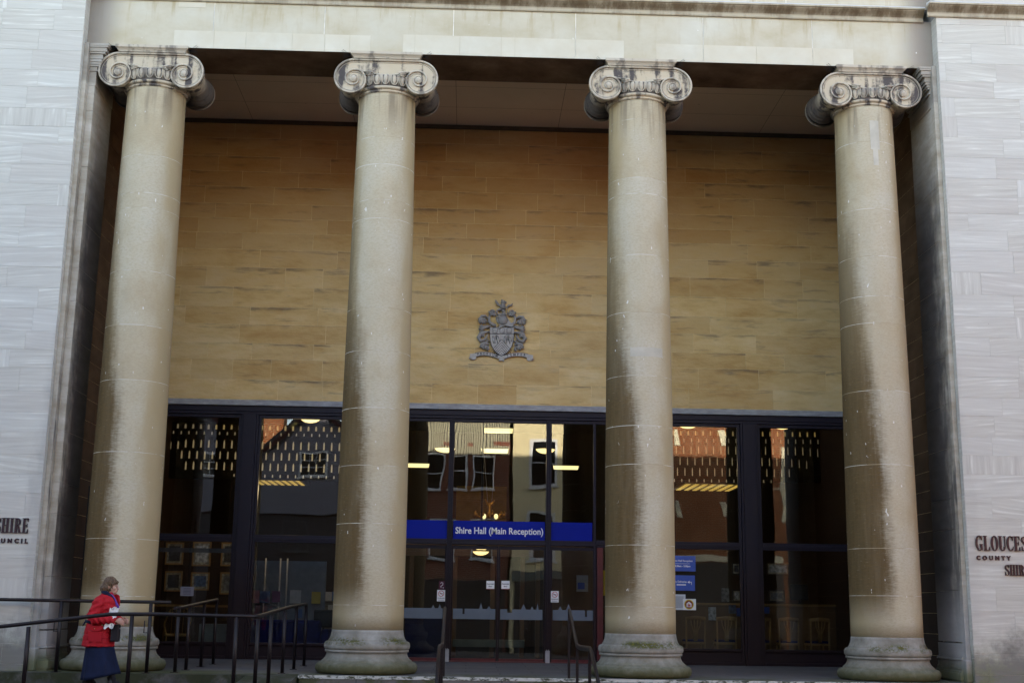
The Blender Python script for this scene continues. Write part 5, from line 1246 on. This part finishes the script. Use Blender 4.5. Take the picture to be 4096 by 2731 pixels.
for (xa, xb), lb in zip(((70, 215), (285, 430), (520, 655), (710, 845), (910, 1045)), ch_lab):
    p = at(*cr(K8, (xa + xb) / 2, 1250), Y=5.95)
    if c0 is None: c0 = chair(p.x, 6.15, R_(2), lb)
    else: c = copy_tree(c0); c.location.x = p.x; c.rotation_euler.z = R_(random.uniform(-5, 5)); c['label'] = lb
r = rect(K8, -200, 1018, 1500, 1330, 8.2); t = thing('reception_counter', 'long oak reception counter behind the row of oak chairs', 'counter', (0, 8.2, 0))
mb = MB(); mb.box(r[0], r[1], 0, .06, 0, r[3] - .05); mb.box(r[0], r[1], .07, .6, 0, .1); mb.build('front', m_wood('counter_wood', (.12, .06, .022), (.17, .09, .038)), t); mb = MB(); mb.box(r[0] - .05, r[1] + .05, -.06, .6, r[3] - .048, r[3], bev=.006); mb.build('worktop', M_OAK, t)
p = at(*cr(K8, 848, 1100), Y=8.35); t = thing('computer_monitor', 'black computer monitor on the reception counter', 'monitor', (p.x, 8.35, r[3] + .0))
mb = MB(); mb.box(-.21, .2, -.02, .03, .10, .46, bev=.01); mb.build('screen', M_BLACK, t); mb = MB(); mb.box(-.10, .10, -.08, .1, 0, .015); mb.box(-.025, .025, .03, .06, .0, .2); mb.build('stand', M_BLACK, t)
M_PIC = [plain('picture_%s' % n, c, .5, .3, .5, 14) for n, c in (('grey', (.16, .17, .18)), ('blue', (.06, .10, .20)), ('sand', (.28, .26, .20)), ('dark', (.05, .05, .06)), ('white', (.40, .42, .44)))]
def framed(r, Y, label, mf, mp, f=.035, group=None):
    x0, x1, z0, z1 = r; t = thing('framed_picture', label, 'picture', ((x0 + x1) / 2, Y, z0), group=group); w, h = (x1 - x0) / 2, z1 - z0
    mb = MB(); mb.box(-w, w, 0, .02, 0, f); mb.box(-w, w, 0, .02, h - f, h); mb.box(-w, -w + f, 0, .02, f, h - f); mb.box(w - f, w, 0, .02, f, h - f); mb.build('frame', mf, t)
    mb = MB(); mb.box(-w + f, w - f, .012, .018, f, h - f); mb.build('mount', M_PIC[2], t); mb = MB(); mb.box(-w + f * 2.2, w - f * 2.2, .008, .0115, f * 2.4, h - f * 2.4); mb.build('image', mp, t)
G = 'framed pictures and papers behind the right windows'
for (x0, y0, x1, y1), lb, mp in (((625, 755, 775, 838), 'wide framed picture with white edge right of the wide right mullion', 4), ((635, 938, 745, 1018), 'framed picture of dark shapes just above the counter right of the wide mullion', 0), ((390, 755, 450, 835), 'small green picture left of the wide right mullion', 3), ((392, 936, 455, 1018), 'pale framed picture left of the wide right mullion above the counter', 4)):
    framed(rect(K8, x0, y0, x1, y1, 8.9), 8.9, lb, M_BLACK, M_PIC[mp], .025, G)
for (x0, y0, x1, y1), lb, mt in (((231, 1052, 284, 1141), 'white leaflet propped on the counter behind the first oak chairs', M_PIC[4]), ((318, 925, 372, 1018), 'white poster sheet behind the second oak chair', M_PIC[0]), ((368, 1037, 417, 1096), 'blue and yellow leaflet beside the white leaflet', M_PIC[1]), ((420, 1058, 455, 1114), 'plain blue leaflet beside the wide right mullion', M_BLUE2), ((592, 1052, 642, 1096), 'dark blue leaflet right of the wide right mullion', M_BLUE2)):
    slab('leaflet', lb, 'leaflet', rect(K8, x0, y0, x1, y1, 8.05), 8.05, mt, .012, 'leaflets on the reception counter')
slab('notice_board', 'dark wall panel with faint frame behind the far right window', 'panel', rect(K8, 950, 240, 1090, 620, 11.0), 11.0, plain('dark_blue_board', (.02, .02, .035), .7, .2), .05)
slab('pin_board', 'pale pin board with papers beside the fourth column', 'notice board', rect(K8, 1095, 730, 1172, 1005, 9.5), 9.5, plain('board_sand', (.10, .09, .07), .8, .2), .04)
# left side: portraits, display stand, sofa
G = 'framed portraits behind the left window'
for (x0, y0, x1, y1), lb, mp in (((1118, 618, 1227, 768), 'upper portrait nearest the first column', 3), ((1298, 614, 1412, 778), 'upper middle portrait with white mount', 4), ((1490, 618, 1575, 778), 'upper portrait beside the wide left mullion', 3), ((1110, 810, 1218, 948), 'lower portrait of a dark suited figure nearest the first column', 3), ((1285, 818, 1402, 940), 'lower middle picture with blue sky', 1), ((1482, 818, 1575, 968), 'lower portrait beside the wide left mullion', 0)):
    framed(rect(K6, x0, y0, x1, y1, 9.0), 9.0, lb, m_wood('frame_wood', (.13, .10, .06), (.20, .16, .10)) if mp == 99 else M_OAK, M_PIC[mp], .035, G)
slab('wall_panel', 'dark timber wall panel carrying the portraits', 'panel', rect(K6, 700, 600, 1600, 1300, 9.06), 9.06, M_PANEL, .1)
tb_ = thing('side_table', 'long low oak table below the portraits', 'table', (at(*cr(K6, 1250, 1000), Y=7.6).x, 7.6, 0)); mb = MB(); mb.box(-1.4, 1.3, -.3, .3, 1.02, 1.07); mb.build('tabletop', M_OAK, tb_)
for sx in (-1.3, 1.2):
    mb = MB(); mb.box(sx - .03, sx + .03, -.25, .25, 0, 1.02); mb.build('leg', M_OAK, tb_)
t = thing('cane_chair', 'bent cane armchair behind the left window', 'chair', (at(*cr(K6, 1190, 1200), Y=6.6).x, 6.6, 0), R_(20)); M_CANE = plain('cane', (.36, .24, .09), .5, .4, .2, 12)
for sx in (-1, 1):
    mb = MB(); mb.tube([(sx * .27, .27, 0), (sx * .26, .2, .4), (sx * .27, .0, .68), (sx * .25, -.22, .82), (sx * .2, -.28, .95)], .018, 7); mb.tube([(sx * .27, -.25, 0), (sx * .24, -.2, .42), (sx * .27, .05, .62)], .016, 7); mb.build('side_frame', M_CANE, t)
mb = MB(); mb.box(-.25, .25, -.22, .25, .40, .45, bev=.015); mb.build('seat', M_CANE, t); mb = MB(); mb.tube([(-.2, -.28, .95), (0, -.33, 1.05), (.2, -.28, .95)], .018, 7)
for i in range(5): mb.tube([(-.16 + .08 * i, -.24, .45), (-.16 + .08 * i, -.31, 1.0)], .007, 5)
mb.build('backrest', M_CANE, t)
slab('white_cabinet', 'low white cabinet beside the wide left mullion', 'cabinet', rect(K6, 1340, 1165, 1530, 1330, 6.5), 6.5, plain('cabinet_white', (.22, .24, .25), .6, .3), .4)
slab('glass_film_strip', 'grey frosted strip across the window behind the ramp rails', 'film strip', rect(K6, 1040, 652, 1565, 690, YG + .011), YG + .011, plain('film_grey', (.10, .11, .13), .6, .3), .002)
t = thing('display_stand', 'tall display stand with coloured leaflets behind the second left window', 'display stand', (0, 6.9, 0))
mb = MB(); r = rect(K6, 1690, 650, 2170, 1300, 6.9); mb.box(r[0], r[1], .05, .08, .1, 2.05); mb.build('panel', plain('stand_panel', (.13, .15, .18), .5, .3), t)
for px in (1778, 1878, 1925):
    x = at(*cr(K6, px, 900), Y=6.9).x; mb = MB(); mb.tube([(x, 0, 0), (x, 0, 2.1)], .018, 8); mb.build('upright', M_STEEL, t)
rnd = random.Random(9); cols_ = [plain('leaf_%s' % n, c, .6, .3, .1) for n, c in (('pink', (.26, .12, .18)), ('white', (.36, .37, .4)), ('blue', (.06, .11, .25)), ('yellow', (.36, .29, .06)), ('plum', (.13, .05, .12)), ('sky', (.14, .20, .26)))]
for k, (x0, y0, x1, y1) in enumerate(((1690, 940, 1740, 1025), (1748, 945, 1812, 1025), (1830, 945, 1880, 1020), (1950, 938, 2020, 1028), (2095, 950, 2152, 1030), (1805, 1060, 1845, 1092), (1985, 1065, 2030, 1125))):
    r = rect(K6, x0, y0, x1, y1, 6.85); mb = MB(); mb.box(r[0], r[1], -.05, -.04, r[2], r[3]); mb.build('leaflet_card', cols_[(k * 2 + k // 3) % 6], t)
r = rect(K6, 1930, 940, 2330, 1330, 8.5); t = thing('slat_wall', 'pale slatted leaflet wall beside the second column', 'display wall', (0, 8.5, 0)); mb = MB()
for i in range(int(r[3] / .09)): mb.box(r[0], r[1], 0, .03, i * .09, i * .09 + .082)
mb.build('slats', plain('slat_cream', (.14, .13, .11), .6, .3), t)
for k, (x0, y0, x1, y1) in enumerate(((2180, 950, 2228, 1012), (2232, 948, 2265, 1010), (2205, 1038, 2240, 1100), (2076, 1178, 2122, 1240))):
    q = rect(K6, x0, y0, x1, y1, 8.45); mb = MB(); mb.box(q[0], q[1], -.06, -.05, q[2], q[3]); mb.build('leaflet_card', cols_[(1, 2, 1, 0)[k]], t)
t = thing('blue_sofa', 'dark blue sofa low behind the ramp handrail', 'sofa', (at(*cr(K6, 1890, 1250), Y=6.3).x, 6.4, 0)); M_SOFA = plain('sofa_blue', (.010, .016, .10), .9, .1, .2, 6)
mb = MB(); mb.box(-.85, .85, -.05, .6, .12, .44, bev=.05); mb.build('seat', M_SOFA, t); mb = MB(); mb.box(-.85, .85, -.28, -.06, .12, .78, bev=.06); mb.build('backrest', M_SOFA, t)
for sx in (-1, 1):
    mb = MB(); mb.box(sx * .86, sx * 1.04, -.26, .6, .1, .6, bev=.05); mb.build('armrest', M_SOFA, t)
t = thing('office_chair', 'small dark office chair beside the second column', 'chair', (at(*cr(K6, 2180, 1220), Y=7.2).x, 7.2, 0)); mb = MB(); mb.box(-.25, .25, -.25, .25, .44, .52, bev=.02); mb.build('seat', M_BLACK, t); mb = MB(); mb.box(-.22, .22, -.27, -.22, .62, 1.0, bev=.02); mb.box(-.02, .02, -.26, -.23, .5, .62); mb.build('backrest', M_BLACK, t)
mb = MB(); mb.tube([(0, 0, .44), (0, 0, .08)], .025, 8)
for i in range(5): a = i * 2 * math.pi / 5; mb.tube([(0, 0, .1), (.28 * math.cos(a), .28 * math.sin(a), .05)], .015, 5)
mb.build('pedestal', M_BLACK, t)
# the lamps' own light inside the hall
for n, (x, y, z, e) in enumerate(((XC, 9.0, 4.6, 6), (-4.0, 7.0, 3.6, 9), (5.4, 7.6, 4.4, 2))):
    l = bpy.data.lights.new('hall_lamp_light', 'POINT'); l.energy = e; l.color = (1, .72, .38); l.shadow_soft_size = .02; o = bpy.data.objects.new('hall_lamp_light', l); COL.objects.link(o); o.location = (x, y, z)

# ================================================================== the walking person
PX = thing('person', 'walking person in red padded coat and long navy skirt between the ramp handrails', 'person', (-5.375, -2.3, -.145))
def solid(mb, voxel, smooth=4, disp=None):
    me = bpy.data.meshes.new('tmp'); me.from_pydata(mb.v, [], mb.f); ob = bpy.data.objects.new('tmp', me); COL.objects.link(ob)
    r = ob.modifiers.new('r', 'REMESH'); r.mode = 'VOXEL'; r.voxel_size = voxel; r.use_smooth_shade = True
    sm_ = ob.modifiers.new('s', 'SMOOTH'); sm_.factor = .5; sm_.iterations = smooth
    dg = bpy.context.evaluated_depsgraph_get(); m2 = bpy.data.meshes.new_from_object(ob.evaluated_get(dg))
    bpy.data.objects.remove(ob); bpy.data.meshes.remove(me)
    if disp:
        for v, nn in zip(m2.vertices, [v.normal.copy() for v in m2.vertices]): v.co += nn * disp(v.co)
    m2.polygons.foreach_set('use_smooth', [True] * len(m2.polygons)); m2.update(); return m2
def place(me, name, mat, parent=PX):
    me.name = name; me.materials.clear(); me.materials.append(mat); o = bpy.data.objects.new(name, me); COL.objects.link(o); o.parent = parent; return o
def loft(mb, secs, n=40, fold=None):
    o = len(mb.v)
    for j, (cx, cy, z, rx, ry) in enumerate(secs):
        for i in range(n):
            a = 2 * math.pi * i / n; k = fold(a, j / (len(secs) - 1)) if fold else 1.0
            mb.v.append((cx + rx * k * math.cos(a), cy + ry * k * math.sin(a), z + (0)))
    for j in range(len(secs) - 1):
        for i in range(n):
            a, b = o + j * n + i, o + j * n + (i + 1) % n; mb.f.append((a, b, b + n, a + n)); mb.m.append(0); mb.s.append(True); mb.t.append(.5); mb.g.append(0)
    for f in (tuple(o + i for i in range(n))[::-1], tuple(o + (len(secs) - 1) * n + i for i in range(n))): mb.f.append(f); mb.m.append(0); mb.s.append(True); mb.t.append(.5); mb.g.append(0)
HD = Vector((.075, 0, 0))
sk = NT('skin', .55, .35); sk.color(sk.mix(sk.noise(sk.pos(), 14, 4), (.42, .235, .175), (.50, .30, .235))); sk.b.inputs['Subsurface Weight'].default_value = .08; M_SKIN = sk.mat
mb = MB()   # one continuous body: trunk, legs, neck, head, hands
loft(mb, [(-.05, 0, .80, .15, .17), (-.05, 0, .95, .15, .165), (-.02, 0, 1.1, .15, .17), (0, 0, 1.24, .13, .17), (.02, 0, 1.31, .08, .10), (.05, 0, 1.36, .062, .062), (.06, 0, 1.42, .058, .058)], 24)
for sy, kn, an, toe in ((-1, (.085, .46), (.235, .085), (.345, .035)), (1, (-.02, .45), (-.19, .13), (-.09, .035))):
    y = sy * .085; mb.tube([(-.04, y, .86), (kn[0], y, kn[1]), (an[0], y, an[1])], [.095, .062, .042], 12); mb.tube([(an[0] - .05, y, an[1] - .035), (an[0] + .04, y, an[1] - .025), toe[0:1] + (y, toe[1])], [.042, .046, .034], 10)
for s, pts in ((-1, [(-.03, -.17, 1.25), (-.11, -.245, 1.02), (.19, -.205, .965), (.235, -.198, .963)]), (1, [(-.03, .17, 1.25), (-.05, .23, 1.03), (.22, .03, .97), (.265, .0, .965)])): mb.tube(pts, [.06, .045, .034, .027], 10)
def hand(mb, o, d, flip):
    o = Vector(o); d = Vector(d).normalized(); upv = Vector((0, 0, 1)); sd = d.cross(upv).normalized() * flip
    mb.tube([o, o + d * .045, o + d * .085], [.026, .036, .032], 10, sq=(.55, 1.15))
    for i, (h, L) in enumerate(((.030, .070), (.011, .078), (-.009, .072), (-.027, .058))):
        b = o + d * .078 + upv * h; mb.tube([b, b + d * L * .36 + sd * .003 - upv * .006, b + d * L * .50 + sd * .024 - upv * .012, b + d * L * .26 + sd * .040 - upv * .012], [.0098, .0095, .009, .0075], 7)
    b = o + d * .022 + upv * .03; mb.tube([b, b + d * .03 + upv * .022 + sd * .012, b + d * .055 + upv * .018 + sd * .03], [.012, .011, .009], 7)
hand(mb, (.232, -.198, .962), (1, .14, -.32), -1); hand(mb, (.268, -.005, .962), (.92, -.35, -.1), 1)
# head: cranium, jaw, cheek, nose, brow, chin, ear
for c, r in (((.045, 0, 1.48), (.100, .076, .098)), ((.075, 0, 1.425), (.078, .066, .085)), ((.105, 0, 1.385), (.052, .050, .055)), ((.128, 0, 1.362), (.024, .026, .022)), ((.108, .030, 1.425), (.040, .034, .035)), ((.108, -.030, 1.425), (.040, .034, .035)), ((.148, 0, 1.465), (.014, .045, .014)), ((.085, 0, 1.362), (.05, .045, .028))): mb.ball(c, r, 20, 14)
mb.tube([(.148, 0, 1.458), (.163, 0, 1.438), (.178, 0, 1.417), (.160, 0, 1.410)], [.009, .011, .013, .009], 8); mb.ball((.166, .011, 1.412), .009, 8, 6); mb.ball((.166, -.011, 1.412), .009, 8, 6)
mb.ball((.150, 0, 1.392), (.012, .024, .006), 10, 6); mb.ball((.147, 0, 1.380), (.012, .021, .007), 10, 6)
for s in (-1, 1): mb.ball((.04, s * .078, 1.435), (.022, .010, .032), 10, 8)
body = place(solid(mb, .0065, 3), 'body', M_SKIN)
body.data.materials.append(plain('dark_stockings', (.012, .012, .016), .8, .2)); 
for p in body.data.polygons:
    if p.center.z < .8: p.material_index = 1
for s in (-1, 1):
    mb = MB(); mb.ball((.137, s * .030, 1.446), (.0115, .012, .0075), 12, 8); e = mb.build('eye', plain('eye_white', (.5, .48, .46), .2, .5, .02), PX)
    mb = MB(); mb.ball((.1460, s * .0315, 1.446), (.004, .006, .006), 8, 6); mb.build('iris', plain('iris_dark', (.03, .025, .02), .2, .5, .02), e)
    mb = MB(); mb.tube([(.150, s * .012, 1.467), (.150, s * .030, 1.471), (.138, s * .048, 1.464)], [.003, .0042, .003], 6); mb.build('eyebrow', plain('brow', (.12, .07, .04), .9, .1), PX)
mb = MB(); mb.tube([(.152, -.020, 1.386), (.1605, 0, 1.388), (.152, .020, 1.386)], [.003, .0055, .003], 8); mb.build('lips', plain('lip', (.34, .12, .10), .5, .3), PX)
def cn(v, s, o=(0, 0, 0)): return noise.noise((v[0] * s + o[0], v[1] * s + o[1], v[2] * s + o[2]))
mb = MB()   # coat with sleeves, one garment
loft(mb, [(-.055, 0, .585, .230, .237), (-.056, 0, .60, .235, .242), (-.06, 0, .75, .220, .237), (-.05, 0, .90, .200, .225), (-.045, 0, .945, .195, .218), (-.025, 0, 1.04, .203, .225), (-.0, 0, 1.15, .198, .220), (.0, 0, 1.24, .175, .205), (.0, 0, 1.295, .135, .165), (.02, 0, 1.335, .095, .105), (.03, 0, 1.365, .088, .088), (.035, 0, 1.375, .08, .08)], 40)
mb.tube([(-.03, -.13, 1.255), (-.045, -.20, 1.20), (-.11, -.262, 1.01), (-.08, -.262, .985), (.05, -.235, .975), (.19, -.205, .965), (.232, -.200, .963)], [.085, .092, .083, .080, .068, .060, .052], 18)
mb.tube([(-.03, .13, 1.255), (-.035, .20, 1.20), (-.05, .24, 1.03), (.0, .20, .99), (.12, .10, .975), (.255, .005, .965)], [.085, .092, .083, .078, .066, .052], 18)
def cfold(v):
    d = .010 * cn(v, 9) + .006 * cn(v, 22, (5, 0, 0))
    for zq in (1.20, 1.10, .78, .69): d -= .008 * math.exp(-((v[2] - zq + .012 * math.sin(v[0] * 14 + v[1] * 9)) / .008) ** 2)
    if v[1] < -.19 and .9 < v[2] < 1.05: d += .007 * math.sin((v[0] + v[2] * .6) * 85)
    if abs(v[1]) > .19 and v[2] > 1.05: d += .006 * math.sin((v[2] - v[0] * .5) * 70)
    return d
rc = NT('red_coat_cloth', .7, .25); _p = rc.pos(); rc.color(rc.mix(rc.noise(_p, 10, 5, .6), (.30, .004, .010), (.42, .008, .018))); rc.bump(rc.noise(_p, 60, 4), .35, .01)
coat = place(solid(mb, .010, 2, cfold), 'coat', rc.mat)
mb = MB(); mb.tube([(-.285, 0, .612), (-.06 - .23 * .7, -.172, .607), (-.06, -.246, .60), (.10, -.178, .595), (.162, -.05, .592)], .010, 8); mb.build('hem', rc.mat, coat)
M_NAVY = plain('navy_cloth', (.012, .015, .038), .85, .2, .25, 14)
mb = MB()
pk = [(-.13, .885), (.055, .885), (.055, .845), (.02, .818), (-.04, .808), (-.10, .818), (-.13, .845)]
mb.prism(pk, -.254, -.238); mb.prism([(-.145, .80), (.05, .80), (.045, .66), (-.14, .66)][::-1], -.247, -.225); mb.build('pocket', rc.mat, coat)
mb = MB()
for q in ((-.06, -.258, .845), (.045, -.25, .90), (.16, -.03, .60), (.235, -.255, .95)): mb.ball(q, .008, 8, 6)
mb.build('snap_buttons', plain('brass_snap', (.55, .42, .2), .3, .5, .1, metal=.8), coat)
mb = MB(); mb.tube([(-.262, -.06, .93), (-.24, -.13, .95), (-.19, -.185, .945), (-.14, -.212, .93)], .022, 8, sq=(.3, 1)); mb.tube([(-.262, -.06, .93), (-.285, -.05, .90), (-.30, -.04, .875)], [.018, .016, .006], 6, sq=(.4, 1)); mb.build('belt_tab', M_NAVY, coat)
mb = MB(); mb.tube([(-.05, -.085, 1.372), (.02, -.105, 1.362), (.08, -.095, 1.31), (.125, -.085, 1.255), (.15, -.08, 1.22)], [.012, .026, .030, .028, .012], 8, sq=(.45, 1.3)); mb.build('collar', M_NAVY, coat)
mb = MB(); mb.tube([(.0, .085, 1.345), (.10, .08, 1.315), (.16, .05, 1.29), (.185, .0, 1.24), (.20, -.02, 1.17)], [.02, .034, .034, .03, .02], 8, sq=(.4, 1.4)); mb.build('lapel', rc.mat, coat)
mb = MB(); mb.tube([(.06, -.06, 1.34), (.105, -.072, 1.31), (.14, -.075, 1.27), (.175, -.072, 1.21), (.20, -.06, 1.165), (.205, -.05, 1.12)], [.018, .022, .020, .018, .018, .014], 8, sq=(.5, 1.2)); mb.build('scarf', plain('purple_scarf', (.12, .06, .34), .8, .2, .2, 12), PX)
mb = MB(); NS = 14
def sfold(a, t): return 1 + t * (.045 * math.sin(6 * a + 1.0) + .03 * math.sin(11 * a) + .02 * math.sin(3 * a + 2))
secs = []
for j in range(NS + 1):
    t = j / NS; z = .84 - .70 * t; secs.append((-.055 + .06 * t, 0, z, .155 + .118 * t, .178 + .087 * t))
loft(mb, secs, 64, sfold)
for i, v in enumerate(mb.v):
    if v[2] < .5: f = (.5 - v[2]) / .36; mb.v[i] = (v[0], v[1], v[2] + f * (.06 * max(-.5, min(1, v[0] / .25))))
mb.build('skirt', plain('navy_skirt', (.007, .012, .038), .85, .2, .22, 7, bump=.3), PX)
for y, pts in ((-.085, [(.175, .17), (.195, .055), (.25, .045), (.345, .032)]), (.085, [(-.20, .20), (-.235, .07), (-.17, .055), (-.085, .032)])):
    mb = MB(); mb.tube([(a, y, b) for a, b in pts], [.045, .048, .046, .032], 10); mb.box(pts[1][0] - .03, pts[3][0] + .02, y - .036, y + .036, 0.0, .016); mb.build('shoe', plain('black_leather', (.015, .014, .015), .4, .4), PX)
# hair: a bob built of many overlapping locks
mb = MB(); mb.ball((.040, 0, 1.487), (.108, .090, .112), 28, 18); mb.ball((-.030, 0, 1.425), (.072, .080, .062), 20, 12)
for s in (-1, 1): mb.ball((.03, s * .062, 1.44), (.062, .030, .075), 14, 10); mb.ball((.085, s * .055, 1.505), (.06, .03, .05), 14, 10)
mb.ball((.122, 0, 1.520), (.042, .056, .028), 14, 10)
hm = solid(mb, .008, 3)
for v in hm.vertices:
    x, y, z = v.co; a = math.atan2(y, x - .05)
    g = .007 * math.sin(a * 17 + z * 38 + 2.2 * cn(v.co, 14)) + .008 * cn(v.co, 16) + .004 * cn(v.co, 45)
    v.co += v.normal * g
    if x > .10 and z < 1.487 and abs(y) < .075: v.co.x = .10 + (x - .10) * .1          # clear the face
hr = NT('hair_brown', .45, .35); _p = hr.pos(); _o = hr.coord(); hr.color(hr.ramp(hr.noise(hr.scl(_o, (26, 26, 5)), 3, 4, .6), [(.35, (.05, .028, .015)), (.55, (.12, .072, .04)), (.72, (.24, .17, .105))])); hr.bump(hr.noise(hr.scl(_o, (50, 50, 8)), 3, 3), .5, .01)
place(hm, 'hair', hr.mat)
# what the person carries
mb = MB(); n = 9
def crump(name, x0, x1, z0, z1, y, sl, label):
    mb = MB(); o = []
    for j in range(n + 1):
        for i in range(n + 1):
            u, w = i / n, j / n; o.append((x0 + (x1 - x0) * u + sl * w + .012 * noise.noise((u * 4, w * 3, z0)), y + .03 * noise.noise((u * 3, w * 3, 7 + x0)) + .02 * noise.noise((u * 7, w * 6, 2)), z0 + (z1 - z0) * w + .03 * noise.noise((u * 3, w, 9)) * (1 if j in (0, n) else .4)))
    fs = [(j * (n + 1) + i, j * (n + 1) + i + 1, (j + 1) * (n + 1) + i + 1, (j + 1) * (n + 1) + i) for j in range(n) for i in range(n)]
    mb.add(o, fs, 0, False); me = mb.build(name, plain('paper_bag_white', (.72, .72, .74), .7, .2, .05)); sd = me.modifiers.new('s', 'SOLIDIFY'); sd.thickness = .004
    me.location = PX.location; return tag(me, label, 'paper bag')
crump('paper_bag', .065, .20, .855, 1.15, -.238, .07, 'crumpled white paper bag held against the red coat')
t = thing('handbag', 'black leather handbag hanging from the arm of the person in red', 'handbag', PX.location + Vector((.215, -.12, .66)))
mb = MB(); mb.box(-.065, .06, -.05, .05, 0, .25, bev=.02); mb.build('bag', plain('bag_leather', (.012, .010, .014), .35, .45), t)
mb = MB(); mb.tube([(-.04, 0, .25), (-.02, 0, .33), (.03, 0, .345), (.05, 0, .25)], .008, 6); mb.build('strap', plain('bag_leather', (.012, .010, .014)), t)
mb = MB(); mb.ball((.062, -.03, .19), .010, 8, 6); mb.build('clasp', M_STEEL, t)
